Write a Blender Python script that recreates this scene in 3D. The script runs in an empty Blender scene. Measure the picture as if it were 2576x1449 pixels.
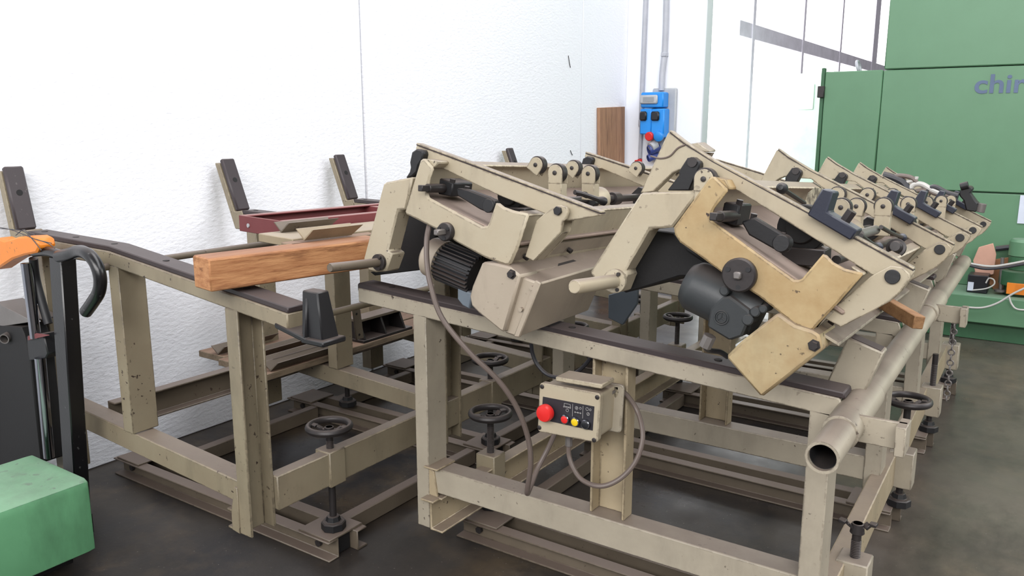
import bpy, bmesh, math, random
from mathutils import Vector, Matrix
V = Vector
random.seed(7)
SC = bpy.context.scene
COL = SC.collection

# ------------------------------------------------------------------ camera
FPX, YAW, PIT, EYE = 2048.0, math.radians(34.087), math.radians(11.233), 1.5
CF = V((-math.sin(YAW)*math.cos(PIT), math.cos(YAW)*math.cos(PIT), -math.sin(PIT)))
CR = V((math.cos(YAW), math.sin(YAW), 0)); CU = CR.cross(CF); CP = V((0, 0, EYE))
cam = bpy.data.cameras.new('camera'); cam.sensor_width = 36; cam.lens = 36*FPX/2576; cam.clip_start = .05
camo = bpy.data.objects.new('camera', cam); COL.objects.link(camo)
camo.matrix_world = Matrix(((CR.x, CU.x, -CF.x, CP.x), (CR.y, CU.y, -CF.y, CP.y), (CR.z, CU.z, -CF.z, CP.z), (0, 0, 0, 1)))
SC.camera = camo

# ------------------------------------------------------------------ world, lights, exposure
w = bpy.data.worlds.new('hall_daylight'); SC.world = w; w.use_nodes = True
w.node_tree.nodes['Background'].inputs[0].default_value = (.93, .95, 1, 1)
w.node_tree.nodes['Background'].inputs[1].default_value = .2
def area(name, loc, target, sx, sy, power, col=(1, 1, 1)):
    l = bpy.data.lights.new(name, 'AREA'); l.shape = 'RECTANGLE'; l.size = sx; l.size_y = sy; l.energy = power; l.color = col
    o = bpy.data.objects.new(name, l); COL.objects.link(o); o.location = loc
    o.rotation_euler = (V(target)-V(loc)).to_track_quat('-Z', 'Y').to_euler()
area('hall_window_band', (1.0, -4.5, 4.6), (-2.0, 3.0, 1.0), 9, 2.6, 560, (1, .985, .97))
area('roof_light', (-1.3, 3.0, 6.6), (-2.3, 3.2, 0), 3.2, 12, 450, (.97, .985, 1))
area('side_fill', (5.5, 7.5, 4.2), (-2.5, 7.0, .8), 7, 2.4, 260, (1, 1, 1))  # unseen fill light added to brighten the pier, back and right-hand floor
SC.view_settings.view_transform = 'Standard'; SC.view_settings.look = 'None'
SC.view_settings.exposure = .5; SC.view_settings.gamma = 1; SC.view_settings.use_curve_mapping = False

# ------------------------------------------------------------------ measuring: a sight line met with a plane of the hall
def ray(px, py): return CF + CR*((px-1288)/FPX) - CU*((py-724.5)/FPX)
def aY(px, py, y): d = ray(px, py); return CP + d*(y/d.y)
def aX(px, py, x): d = ray(px, py); return CP + d*(x/d.x)
def aZ(px, py, z): d = ray(px, py); return CP + d*((z-EYE)/d.z)

# ------------------------------------------------------------------ mesh builder
class MB:
    def __init__(s): s.v = []; s.f = []
    def add(s, vs, fs):
        n = len(s.v); s.v += [V(p) for p in vs]; s.f += [tuple(i+n for i in f) for f in fs]; return s
    def box(s, lo, hi):
        x0, y0, z0 = [min(a, b) for a, b in zip(lo, hi)]; x1, y1, z1 = [max(a, b) for a, b in zip(lo, hi)]
        return s.add([(x0,y0,z0),(x1,y0,z0),(x1,y1,z0),(x0,y1,z0),(x0,y0,z1),(x1,y0,z1),(x1,y1,z1),(x0,y1,z1)],
                     [(3,2,1,0),(4,5,6,7),(0,1,5,4),(1,2,6,5),(2,3,7,6),(3,0,4,7)])
    def loft(s, a, b):                      # two matching outlines, caps and sides
        n = len(a)
        return s.add(list(a)+list(b), [tuple(range(n))[::-1], tuple(range(n, 2*n))] + [(i, (i+1) % n, (i+1) % n+n, i+n) for i in range(n)])
    def ext(s, pts, off):                   # outline pushed along a vector
        off = V(off); return s.loft([V(p) for p in pts], [V(p)+off for p in pts])
    def beam(s, p0, p1, prof, up=(0, 0, 1)):
        p0, p1 = V(p0), V(p1); d = (p1-p0).normalized(); sx = d.cross(V(up)).normalized(); sz = sx.cross(d)
        return s.loft([p0+sx*a+sz*b for a, b in prof], [p1+sx*a+sz*b for a, b in prof])
    def cyl(s, p0, p1, r0, r1=None, n=20):
        r1 = r0 if r1 is None else r1
        p0, p1 = V(p0), V(p1); d = (p1-p0).normalized(); a = d.orthogonal().normalized(); b = d.cross(a)
        c = [(math.cos(2*math.pi*i/n), math.sin(2*math.pi*i/n)) for i in range(n)]
        return s.loft([p0+(a*x+b*y)*r0 for x, y in c], [p1+(a*x+b*y)*r1 for x, y in c])
    def lathe(s, p, ax, prof, n=24):        # prof: (distance along axis, radius)
        p = V(p); d = V(ax).normalized(); a = d.orthogonal().normalized(); b = d.cross(a); vs = []; m = len(prof)
        for i in range(n):
            c, q = math.cos(2*math.pi*i/n), math.sin(2*math.pi*i/n)
            vs += [p+d*h+(a*c+b*q)*max(r, 1e-5) for h, r in prof]
        fs = [(i*m+j, ((i+1) % n)*m+j, ((i+1) % n)*m+j+1, i*m+j+1) for i in range(n) for j in range(m-1)]
        if prof[0] != prof[-1]:
            fs += [tuple(i*m for i in range(n))[::-1], tuple(i*m+m-1 for i in range(n))]
        return s.add(vs, fs)
    def torus(s, c, ax, R, r, n=32, k=10, sy=1):
        return s.lathe(c, ax, [(r*sy*math.sin(2*math.pi*j/k), R+r*math.cos(2*math.pi*j/k)) for j in range(k)]+[(0, R+r)], n)
    def pipe(s, p0, p1, R, r, n=28):
        L = (V(p1)-V(p0)).length
        return s.lathe(p0, V(p1)-V(p0), [(0, r), (0, R), (L, R), (L, r), (0, r)], n)
    def tube(s, pts, r, n=10, smooth=6):
        P = [V(p) for p in pts]
        if smooth > 1 and len(P) > 2:
            Q = []
            for i in range(len(P)-1):
                a, b, c, d = P[max(i-1, 0)], P[i], P[i+1], P[min(i+2, len(P)-1)]
                for k in range(smooth):
                    t = k/smooth
                    Q.append(.5*((2*b)+(c-a)*t+(2*a-5*b+4*c-d)*t*t+(3*b-a-3*c+d)*t**3))
            P = Q+[P[-1]]
        vs = []; m = len(P); nv = None
        for i in range(m):
            d = (P[min(i+1, m-1)]-P[max(i-1, 0)]).normalized()
            nv = d.orthogonal().normalized() if nv is None else (nv-d*nv.dot(d)).normalized()
            b = d.cross(nv); rr = r(i/(m-1)) if callable(r) else r
            vs += [P[i]+(nv*math.cos(2*math.pi*j/n)+b*math.sin(2*math.pi*j/n))*rr for j in range(n)]
        fs = [(i*n+j, i*n+(j+1) % n, (i+1)*n+(j+1) % n, (i+1)*n+j) for i in range(m-1) for j in range(n)]
        fs += [tuple(range(n))[::-1], tuple(range((m-1)*n, m*n))]
        return s.add(vs, fs)
    def build(s, name, mat, parent=None, bevel=.0025, label=None, angle=35):
        base = ORG[parent.name] if parent else None
        if base is None:
            xs = [p.x for p in s.v]; ys = [p.y for p in s.v]
            base = V(((min(xs)+max(xs))/2, (min(ys)+max(ys))/2, min(p.z for p in s.v)))
        me = bpy.data.meshes.new(name); me.from_pydata([p-base for p in s.v], [], s.f); me.update()
        bm = bmesh.new(); bm.from_mesh(me); bmesh.ops.recalc_face_normals(bm, faces=bm.faces); bm.to_mesh(me); bm.free()
        me.shade_smooth(); me.set_sharp_from_angle(angle=math.radians(angle))
        me.materials.append(M[mat])
        o = bpy.data.objects.new(name, me); COL.objects.link(o)
        if parent: o.parent = parent
        else: o.location = base
        ORG[o.name] = base
        if bevel:
            b = o.modifiers.new('bevel', 'BEVEL'); b.width = bevel; b.segments = 1; b.limit_method = 'ANGLE'; b.angle_limit = math.radians(50)
        if label: o['label'] = label
        return o
ORG = {}
def thing(name, loc, label, cat, group=None):
    o = bpy.data.objects.new(name, None); COL.objects.link(o); o.location = loc; o.empty_display_size = .1
    ORG[o.name] = V(loc); return tag(o, label, cat, group)
def tag(o, label, cat, group=None):
    o['label'] = label; o['category'] = cat
    if group: o['group'] = group
    return o
def struct(o): o['kind'] = 'structure'; return o
def rep(o, off, parent=None):               # the same piece again, a little further on, with its own pieces
    c = o.copy(); COL.objects.link(c); c.parent = parent or o.parent; c.location = o.location+V(off) if not parent or parent == o.parent else o.location
    for ch in o.children:
        k = ch.copy(); COL.objects.link(k); k.parent = c
    return c

# ------------------------------------------------------------------ materials
M = {}
def lin(h):
    return tuple(((c/255)/12.92 if c/255 <= .04045 else ((c/255+.055)/1.055)**2.4) for c in h)+(1,)
class NT:
    def __init__(s, name):
        m = bpy.data.materials.new(name); m.use_nodes = True; M[name] = m; s.t = m.node_tree; s.b = s.t.nodes['Principled BSDF']
        s.co = s.n('ShaderNodeTexCoord').outputs['Object']; s.geo = s.n('ShaderNodeNewGeometry')
    def n(s, k, **kw):
        x = s.t.nodes.new(k)
        for a, b in kw.items(): setattr(x, a, b)
        return x
    def l(s, a, b): s.t.links.new(a, b)
    def noise(s, scale, detail=4, rough=.6, vec=None, stretch=None):
        v = vec or s.co
        if stretch:
            mp = s.n('ShaderNodeMapping'); mp.inputs['Scale'].default_value = stretch; s.l(v, mp.inputs[0]); v = mp.outputs[0]
        x = s.n('ShaderNodeTexNoise'); x.inputs['Scale'].default_value = scale; x.inputs['Detail'].default_value = detail; x.inputs['Roughness'].default_value = rough
        s.l(v, x.inputs['Vector']); return x.outputs['Fac']
    def ramp(s, v, a, b, lo=0, hi=1):
        x = s.n('ShaderNodeMapRange'); x.inputs[1].default_value = a; x.inputs[2].default_value = b; x.inputs[3].default_value = lo; x.inputs[4].default_value = hi
        s.l(v, x.inputs[0]); return x.outputs[0]
    def mul(s, a, b, op='MULTIPLY'):
        x = s.n('ShaderNodeMath', operation=op)
        for i, q in enumerate((a, b)):
            if isinstance(q, (int, float)): x.inputs[i].default_value = q
            else: s.l(q, x.inputs[i])
        return x.outputs[0]
    def mix(s, f, a, b):
        x = s.n('ShaderNodeMix', data_type='RGBA')
        if isinstance(f, (int, float)): x.inputs[0].default_value = f
        else: s.l(f, x.inputs[0])
        for i, q in ((6, a), (7, b)):
            if isinstance(q, tuple): x.inputs[i].default_value = q
            else: s.l(q, x.inputs[i])
        return x.outputs[2]
    def up(s, a=.55, b=.9):
        x = s.n('ShaderNodeSeparateXYZ'); s.l(s.geo.outputs['Normal'], x.inputs[0]); return s.ramp(x.outputs[2], a, b)
    def bump(s, h, st, dist=.01):
        x = s.n('ShaderNodeBump'); x.inputs['Strength'].default_value = st; x.inputs['Distance'].default_value = dist
        s.l(h, x.inputs['Height']); s.l(x.outputs[0], s.b.inputs['Normal'])
    def col(s, c):
        if isinstance(c, tuple): s.b.inputs['Base Color'].default_value = c
        else: s.l(c, s.b.inputs['Base Color'])
    def set(s, **k):
        for a, v in k.items(): s.b.inputs[a.replace('_', ' ')].default_value = v
DUST = lin((112, 98, 91))
def paint(name, rgb, dark=None, dust=.75, chips=.0, chipcol=(58, 46, 40), rough=.5, metal=0, dustcol=DUST, var=.5, bump=.15, grime=.5, edge=0, cth=.66):
    t = NT(name); a = lin(rgb); d = lin(dark or tuple(int(c*.82) for c in rgb))
    c = t.mix(t.mul(t.ramp(t.noise(5, 5, .65), .35, .7), var), a, d)
    if grime: c = t.mix(t.mul(t.ramp(t.noise(2.2, 6, .7, stretch=(1.5, 1.5, .5)), .52, .78), grime), c, lin(tuple(int(q*.62) for q in rgb)))
    if chips:
        k = t.mul(t.ramp(t.noise(55 if cth > .6 else 30, 3, .55), cth, cth+.03), t.ramp(t.noise(7, 2), .48, .6))
        c = t.mix(t.mul(k, chips), c, lin(chipcol))
    if edge:
        bv = t.n('ShaderNodeBevel'); bv.samples = 4; bv.inputs['Radius'].default_value = .006
        dp = t.n('ShaderNodeVectorMath', operation='DOT_PRODUCT'); t.l(bv.outputs[0], dp.inputs[0]); t.l(t.geo.outputs['Normal'], dp.inputs[1])
        k = t.mul(t.ramp(dp.outputs['Value'], .985, .93), t.ramp(t.noise(38, 5, .7), .47, .56))
        c = t.mix(t.mul(k, edge), c, lin(chipcol))
    if dust: c = t.mix(t.mul(t.up(), t.ramp(t.noise(14, 4), .2, .6, dust*.75, dust)), c, dustcol)
    t.col(c); t.set(Roughness=rough, Metallic=metal)
    if bump: t.bump(t.noise(90, 3), bump, .002)
    return t
paint('beige', (165, 156, 139), chips=.9, edge=.7)
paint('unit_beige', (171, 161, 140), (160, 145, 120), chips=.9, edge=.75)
paint('beige_deep', (137, 127, 106), (120, 106, 87), chips=1, edge=.8, grime=.6)  # darker beige with more grime, mainly for the row by the wall
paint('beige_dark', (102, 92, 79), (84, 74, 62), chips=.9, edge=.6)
paint('beige_warm', (166, 152, 126), (148, 130, 102), chips=1, edge=.7)
paint('ochre', (174, 154, 116), (146, 116, 74), chips=1, var=.9, edge=.8)
paint('cover_beige', (164, 152, 136), (152, 140, 124), chips=.3, rough=.42, edge=.2)
paint('cover_ochre', (172, 156, 122), (142, 112, 74), chips=.8, rough=.42, var=.9, edge=.5)
paint('black', (24, 24, 27), (18, 18, 20), dust=.4, rough=.5, grime=.2)
paint('gloss_black', (15, 15, 18), (11, 11, 13), dust=.15, rough=.28, grime=.1, chips=.5, chipcol=(120, 120, 120))
paint('wear_strip', (54, 45, 46), (44, 36, 37), dust=.45, rough=.55, grime=.4, dustcol=lin((96, 86, 83)))
paint('arm_pad', (58, 50, 53), (50, 43, 46), dust=.2, rough=.5, grime=.3, chips=.2, chipcol=(150, 145, 140))
paint('navy', (32, 36, 52), (26, 30, 43), dust=.5, rough=.5, grime=.2, dustcol=lin((140, 138, 140)))
paint('steel', (120, 116, 114), (92, 86, 82), dust=.5, rough=.42, metal=.4)
paint('dark_steel', (52, 48, 48), (38, 35, 35), dust=.5, rough=.45, metal=.3)
paint('motor_grey', (52, 55, 57), (42, 45, 47), dust=.35, rough=.45, grime=.2)
paint('slate', (104, 114, 124), (92, 102, 112), dust=.4, rough=.5)
paint('red_oxide', (112, 52, 54), (94, 42, 44), dust=.75, rough=.6, dustcol=lin((150, 118, 112)))
paint('orange', (222, 128, 34), (208, 112, 26), dust=.1, chips=1.0, chipcol=(110, 70, 40), rough=.45)
paint('green_machine', (90, 130, 99), (84, 123, 92), dust=.35, rough=.42, grime=.1, bump=.05, dustcol=lin((150, 160, 150)))
paint('green_dark', (54, 96, 66), dust=.4, rough=.5)
paint('green_box', (92, 146, 106), (78, 128, 90), dust=.3, rough=.45, chips=1, chipcol=(56, 62, 56), grime=.75, edge=.6, cth=.6, dustcol=lin((165, 180, 165)))
paint('glare_green', (214, 236, 222), dust=0, rough=.5, grime=.05)  # cabinet green with the window's glare mixed into the colour
paint('black_and_shade', (13, 12, 14), dust=.15, rough=.7, grime=0)  # near-black for black parts, and for shade painted into holes
paint('grey_plastic', (178, 180, 184), dust=.2, rough=.45, grime=.15)
paint('blue_plastic', (36, 140, 226), (32, 126, 208), dust=.1, rough=.38, grime=.15)
paint('navy_plastic', (52, 66, 128), dust=.1, rough=.4)
paint('red_plastic', (212, 40, 38), (200, 34, 32), dust=.1, rough=.35, grime=.1, bump=0)
paint('yellow_plastic', (232, 196, 28), dust=.1, rough=.35, grime=.1, bump=0)
paint('black_plastic', (30, 31, 36), dust=.1, rough=.35, grime=0, bump=0)
paint('label_black', (38, 36, 42), dust=.0, rough=.55, grime=0, bump=0)
paint('print_grey', (170, 168, 166), dust=0, rough=.6, grime=0, bump=0)
paint('logo_blue', (88, 104, 132), dust=0, rough=.6, grime=0, bump=0)
paint('paper', (206, 212, 226), dust=0, rough=.8, grime=.05, bump=0)
paint('cardboard', (150, 104, 72), (130, 88, 60), dust=.3, rough=.85)
paint('pink_board', (206, 160, 140), dust=.2, rough=.85)
paint('cable', (104, 92, 86), (86, 76, 70), dust=.4, rough=.45)
paint('cable_black', (48, 48, 54), dust=.5, rough=.45)
paint('cable_white', (190, 188, 184), dust=.3, rough=.5)
paint('conduit', (176, 178, 186), dust=0, rough=.4, grime=.1)
paint('window_frame', (226, 220, 234), dust=0, rough=.5, grime=.1)  # pale lavender stands in for window glare over the frame
paint('column_white', (236, 238, 244), (230, 232, 240), dust=0, rough=.75, grime=.04, bump=.1)
paint('chrome_clear', (150, 152, 160), dust=0, rough=.16, metal=1, grime=.1, bump=0)
paint('board_old', (150, 136, 112), (126, 112, 92), dust=.6, rough=.85, dustcol=lin((160, 148, 136)))
# white wall with a rough trowelled coat
t = NT('wall_white'); t.col(t.mix(t.mul(t.ramp(t.noise(2.5, 6, .7), .55, .8), .25), lin((243, 244, 250)), lin((226, 228, 238)))); t.set(Roughness=.8)
t.bump(t.noise(40, 5, .6, stretch=(1, .8, 1.6)), .38, .012)
# stained workshop floor
t = NT('floor_concrete')
c = t.mix(t.ramp(t.noise(.9, 6, .65), .36, .62), lin((36, 34, 35)), lin((58, 52, 46)))
c = t.mix(t.ramp(t.noise(1.7, 5, .7), .5, .7), c, lin((80, 68, 54)))
c = t.mix(t.mul(t.ramp(t.noise(3.1, 6, .7), .52, .68), .8), c, lin((32, 31, 34)))
c = t.mix(t.mul(t.ramp(t.noise(120, 2, .5), .72, .75), .6), c, lin((165, 158, 148)))
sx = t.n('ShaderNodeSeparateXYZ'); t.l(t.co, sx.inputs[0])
aisle_light = t.ramp(t.mul(sx.outputs[0], t.mul(t.noise(.8, 5, .65), 1.6), 'ADD'), .0, 1.3)     # light falling on the right-hand floor, painted in as lighter colour
c = t.mix(t.mul(aisle_light, t.ramp(t.noise(1.3, 6, .7), .3, .62, .35, .9)), c, lin((118, 108, 98)))
c = t.mix(t.mul(t.ramp(t.noise(1.1, 7, .72, stretch=(1.6, .7, 1)), .5, .66), .75), c, lin((52, 47, 44)))
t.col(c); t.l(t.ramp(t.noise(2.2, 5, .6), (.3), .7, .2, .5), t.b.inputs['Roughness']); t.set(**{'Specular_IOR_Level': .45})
t.bump(t.noise(60, 4), .12, .003)
# timber
def wood(name, a, b, c3, stretch, sc=9, dust=.0):
    t = NT(name); g = t.noise(sc, 7, .7, stretch=stretch)
    c = t.mix(t.ramp(g, .35, .62), lin(a), lin(b)); c = t.mix(t.mul(t.ramp(t.noise(sc*.5, 5, .7, stretch=stretch), .55, .72), .75), c, lin(c3))
    if dust: c = t.mix(t.mul(t.up(), dust), c, lin((132, 96, 80)))
    t.col(c); t.set(Roughness=.75); t.bump(g, .5, .006)
wood('timber_orange', (186, 136, 92), (150, 98, 60), (84, 52, 32), (3, .45, 7), 9, .6)
wood('plank_brown', (168, 128, 98), (140, 104, 80), (96, 70, 54), (4, 4, .5), 6)
wood('stick_wood', (164, 126, 88), (136, 100, 66), (104, 76, 52), (1, 4, 4), 8, .3)
wood('rough_board', (138, 122, 102), (116, 101, 82), (88, 75, 62), (5, .6, 5), 8, .5)
# panes that let the white daylight in
t = NT('window_glass'); t.col((1, 1, 1, 1)); t.b.inputs['Emission Color'].default_value = (1, 1, 1, 1); t.b.inputs['Emission Strength'].default_value = 2.2
t = NT('clear_glass'); t.col((.8, .84, .88, 1)); t.set(Roughness=.1, Transmission_Weight=.85)

# ================================================================== the hall
WX = -3.46
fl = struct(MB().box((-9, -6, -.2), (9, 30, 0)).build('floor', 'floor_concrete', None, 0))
fl['label'] = 'dark stained concrete workshop floor'
wl = struct(MB().box((WX-.35, -6, 0), (WX-.06, 7.0, 7)).build('wall_left', 'wall_white', None, 0))
yj = [-6, -3.2, aX(904, 0, WX).y-2.6, aX(912, 200, WX).y, aX(1464, 200, WX).y, 7.0]
for a, b in zip(yj, yj[1:]):
    MB().box((WX-.07, a+.004, 0), (WX, b-.004, 7)).build('wall_panel', 'wall_white', wl, .006)
PY = 7.0
px1 = aY(1771, 200, PY).x
column = struct(MB().box((WX-.35, PY, 0), (px1, PY+.15, 7)).build('column', 'column_white', None, .008))
# glazed wall beyond the pier
w2 = struct(MB().box((WX-.3, PY+.15, 0), (WX, 32, .3)).build('wall_window', 'column_white', None, 0))
WH = aX(1851, 70, WX)
zt = WH.z
wn = struct(MB().box((WX-.05, WH.y, zt-.09), (WX+.05, 32, zt+.09)).build('window_1', 'window_frame', None, .004))
ys = [aX(px, 100, WX).y for px in (1884, 2012, 2108)]+[aX(2196, 100, WX).y, 27]
for i, y in enumerate(ys):
    r = .05 if i != 3 else .22
    MB().box((WX-.06, y-r, .3), (WX+.06, y+r, 7.5)).build('mullion', 'window_frame', wn, .004)
yy = [PY+.15]+ys+[32]
for a, b in zip(yy, yy[1:]):
    MB().box((WX-.02, a+.03, .3), (WX-.01, b-.03, zt-.08)).build('pane', 'window_glass', wn, 0)
    MB().box((WX-.02, a+.03, zt+.08), (WX-.01, b-.03, 9)).build('pane', 'window_glass', wn, 0)

MB().box((WX-.02, PY+.16, zt-.09), (WX-.01, WH.y, zt+.09)).build('pane', 'window_glass', wn, 0)

# ------------------------------------------------------------------ steel sections
def CH(w, h, t): return [(0, -h/2), (w, -h/2), (w, -h/2+t), (t, -h/2+t), (t, h/2-t), (w, h/2-t), (w, h/2), (0, h/2)]
def BX(w, h): return [(-w/2, -h/2), (w/2, -h/2), (w/2, h/2), (-w/2, h/2)]
def flip(p): return [(-a, b) for a, b in p][::-1]
def xz(p): return V((p.x, 0, p.z))
def handwheel(c, parent, mat='dark_steel', turn=0.3, R=.073, broken=False):
    m = MB(); c = V(c)
    if not broken: m.torus(c, (0, 0, 1), R, .0105, 36, 10, 1.2)
    for k in range(2):
        a = turn+math.pi*k
        d = V((math.cos(a), math.sin(a), 0)); q = V((-d.y, d.x, 0))
        L = R if not broken else .05
        pts = [c+d*.0+V((0, 0, -.012)), c+d*L*.35+V((0, 0, -.012)), c+d*L*.6+q*.006, c+d*L*.98+V((0, 0, .002))]
        for a0, a1 in zip(pts, pts[1:]): m.beam(a0, a1, BX(.022, .009))
    m.cyl(c+V((0, 0, -.03)), c+V((0, 0, .0)), .02, .016)
    return m.build('handwheel', mat, parent, .0015)
def jack(x, y, parent, ztop, zblock, wheel=True, foot=.085, r=.0125, broken=False, turn=.3, block=True, bx=.07, by=.075):
    s = MB().cyl((x, y, foot+.02), (x, y, ztop), r, None, 18)
    for k in range(22):
        z = zblock[1]+.005*k
        if z < ztop-.05: s.torus((x, y, z), (0, 0, 1), r, .0016, 18, 4)
    sc = s.build('jack_screw', 'dark_steel', parent, 0)
    if wheel or broken: handwheel((x, y, ztop), sc, turn=turn, broken=broken)
    MB().lathe((x, y, foot-.002), (0, 0, 1), [(0, .044), (.026, .044), (.03, .04), (.03, .028), (.05, .022), (.05, .012)], 8).build('jack_foot', 'black', parent, .002)
    if block:
        MB().box((x-bx/2, y-by/2, zblock[0]), (x+bx/2, y+by/2, zblock[1])).build('jack_block', 'beige_deep' if x < -1 else 'beige', parent, .004)
    return sc

# ------------------------------------------------------------------ row by the wall: welded stock table
YA = 1.52
rowA = thing('stock_table', (-2.6, 3.2, 0), 'long beige steel stock table standing along the white wall, with dark padded upright arms', 'table')
def q(px, py, y=YA): return aY(px, py, y)
def stationA(dy, first=False, dx=0, last=False):
    o = V((dx, dy, 0)); Y0 = YA+dy; BW = .085
    a, k, e = q(66, 594), q(271, 632), q(722, 790); th = .05
    out = [a, k, e, V((e.x, YA, e.z-th)), V((k.x, YA, k.z-th)), V((a.x+.02, YA, a.z-th-.01))]
    rail = MB().ext([p+o for p in out], (0, BW, 0)).build('top_rail', 'beige_deep', rowA, .004)
    st = .018
    out = [a, k, e+V((-.0, 0, 0)), e+V((0, 0, st)), k+V((0, 0, st)), a+V((.0, 0, st))]
    strip = MB().ext([p+o+V((0, .004, 0)) for p in out], (0, BW-.008, 0)).build('wear_strip', 'wear_strip', rail, .003)
    for t in (.1, .5, .95, 1.3, 1.75):
        p = a.lerp(k, t) if t <= 1 else k.lerp(e, t-1)
        MB().cyl(p+o+V((0, BW/2, st-.006)), p+o+V((0, BW/2, st+.0012)), .011, None, 16).build('bolt_hole', 'black_and_shade', rail, 0)
    # upright arm leaning back to the wall
    pb_, pt_ = q(41, 579)+V((0 if first else .045, 0, 0)), q(5, 419); dd_ = (pt_-pb_).normalized(); n = V((dd_.z, 0, -dd_.x))*.024
    b0_, t0_ = pb_-n-dd_*.09, pt_-n-dd_*.014; bk = V((-.042, 0, 0))
    arm = MB().ext([p+o for p in (b0_+bk*.9, b0_, b0_+V((.06, 0, .0)), pb_+V((.03, 0, .0)), pb_-n*.999, t0_, t0_+bk*.8)], (0, BW, 0)).build('end_arm', 'beige_deep', rowA, .004)
    MB().ext([p+o+V((0, .006, 0)) for p in (pb_-n, pb_, pt_, pt_-n)], (0, BW-.012, 0)).build('arm_pad', 'arm_pad', arm, .006)
    c = pb_.lerp(pt_, .58)+o+V((0, BW/2, 0)); MB().cyl(c-n*.2, c+n.normalized()*.001, .012, None, 16).build('bolt_hole', 'black_and_shade', arm, 0)
    # posts
    lb = lambda x: q(573, 1204).z+(q(573, 1204).x-x)*.06      # top of the lower crossbeam
    rz = lambda x: (a.z+(k.z-a.z)*(x-a.x)/(k.x-a.x) if x < k.x else k.z+(e.z-k.z)*(x-k.x)/(e.x-k.x))-th
    x2 = q(566, 800).x; zf = q(606, 1343).z
    MB().beam((x2+dx, Y0+.05, zf), (x2+dx, Y0+.05, rz(x2)), CH(.058, .1, .009), (0, -1, 0)).build('post', 'beige_deep', rowA)
    x1 = q(273, 690).x
    MB().beam((x1+.06+dx, Y0+.05, lb(x1)), (x1+.06+dx, Y0+.05, rz(x1)), flip(CH(.06, .1, .009)), (0, -1, 0)).build('post', 'beige_deep', rowA)
    x0 = q(95, 760).x
    MB().beam((x0+.07+dx, Y0+.05, .15), (x0+.07+dx, Y0+.05, rz(x0)), flip(CH(.07, .1, .009)), (0, -1, 0)).build('post', 'beige_deep', rowA)
    xl, xr = x0+.02, x2+.001
    MB().loft([V((xl+dx, Y0+.01, lb(xl))), V((xl+dx, Y0+.085, lb(xl))), V((xl+dx, Y0+.085, lb(xl)-.078)), V((xl+dx, Y0+.01, lb(xl)-.078))],
              [V((xr+dx, Y0+.01, lb(xr))), V((xr+dx, Y0+.085, lb(xr))), V((xr+dx, Y0+.085, lb(xr)-.078)), V((xr+dx, Y0+.01, lb(xr)-.078))]).build('crossbeam', 'beige_deep', rowA, .004)
    # small channel end and gusset at the post foot
    g = MB().ext([V((x2-.034+dx, Y0-.004, zf+.005)), V((x2+.004+dx, Y0-.004, zf)), V((x2+.004+dx, Y0-.004, zf+.16)), V((x2-.01+dx, Y0-.004, zf+.16)), V((x2-.034+dx, Y0-.004, zf+.07))], (0, .008, 0))
    g.box((x2-.06+dx, Y0+.0, zf+.004), (x2+dx, Y0+.06, zf+.012)).box((x2-.06+dx, Y0+.0, zf+.066), (x2+dx, Y0+.06, zf+.074))
    g.build('gusset', 'beige_deep', rowA, .002)
    return x2, lb
AY = [0, .97, 1.71, 2.55, 3.4]
for i, dy in enumerate(AY): xA2, lbA = stationA(dy, i == 0, dx=0 if i == 0 else .025)
xLB = xA2+.05
LZ = aX(665, 1222, xLB+.045).z
MB().beam((xLB, YA+.1, LZ-.06), (xLB, YA+3.5, LZ-.06), BX(.05, .12)).build('long_beam', 'beige_deep', rowA, .004)
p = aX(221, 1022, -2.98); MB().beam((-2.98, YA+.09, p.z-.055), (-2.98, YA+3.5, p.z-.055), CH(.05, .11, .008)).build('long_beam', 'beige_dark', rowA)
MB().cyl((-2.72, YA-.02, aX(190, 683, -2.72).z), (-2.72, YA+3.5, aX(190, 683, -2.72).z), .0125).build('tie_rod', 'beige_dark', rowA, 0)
pr = aX(870, 778, -2.3)
MB().cyl((pr.x, 1.9, pr.z), (pr.x, YA+3.45, pr.z), .0135).build('tie_rod', 'beige_deep', rowA, 0)
# black cast stop at the near rail end
e = q(722, 790); sx, sy = e.x+.0, YA
S = lambda px, py: aY(px, py, YA-.005)
st = MB().ext([S(688, 812), S(770, 852), S(770, 866), S(690, 826)], (0, .085, 0))
st.box((S(768, 850).x-.02, YA-.006, S(768, 866).z), (S(812, 850).x, YA+.085, S(768, 852).z))
l0, l1 = S(749, 735), S(799, 735); bz = S(768, 852).z-.004
st.loft([V((l0.x-.012, YA+.01, bz)), V((l1.x-.006, YA+.01, bz)), V((l1.x-.006, YA+.075, bz)), V((l0.x-.012, YA+.075, bz))],
        [V((l0.x-.012, YA+.02, l0.z)), V((l1.x-.03, YA+.02, l0.z)), V((l1.x-.03, YA+.065, l0.z)), V((l0.x-.012, YA+.065, l0.z))])
st.loft([V((l0.x+.005, YA-.004, bz)), V((l0.x+.02, YA-.004, bz)), V((l0.x+.02, YA+.02, bz)), V((l0.x+.005, YA+.02, bz))],
        [V((l0.x+.002, YA+.016, l0.z-.02)), V((l0.x+.012, YA+.016, l0.z-.02)), V((l0.x+.012, YA+.03, l0.z-.02)), V((l0.x+.002, YA+.03, l0.z-.02))])
st.build('stop_block', 'black', rowA, .004)
for i, dy in enumerate(AY[:4]):
    jx, jy = aZ(833, 1060, .47).x+.028, YA+dy+.36
    jack(jx, jy, rowA, .468+(.0 if i == 0 else .01), (LZ-.126, LZ+.005), wheel=True, turn=.35+i*.9, bx=.075)
    if i: jack(-2.955, jy, rowA, .34, (.25, .36), wheel=False, block=False)
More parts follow.
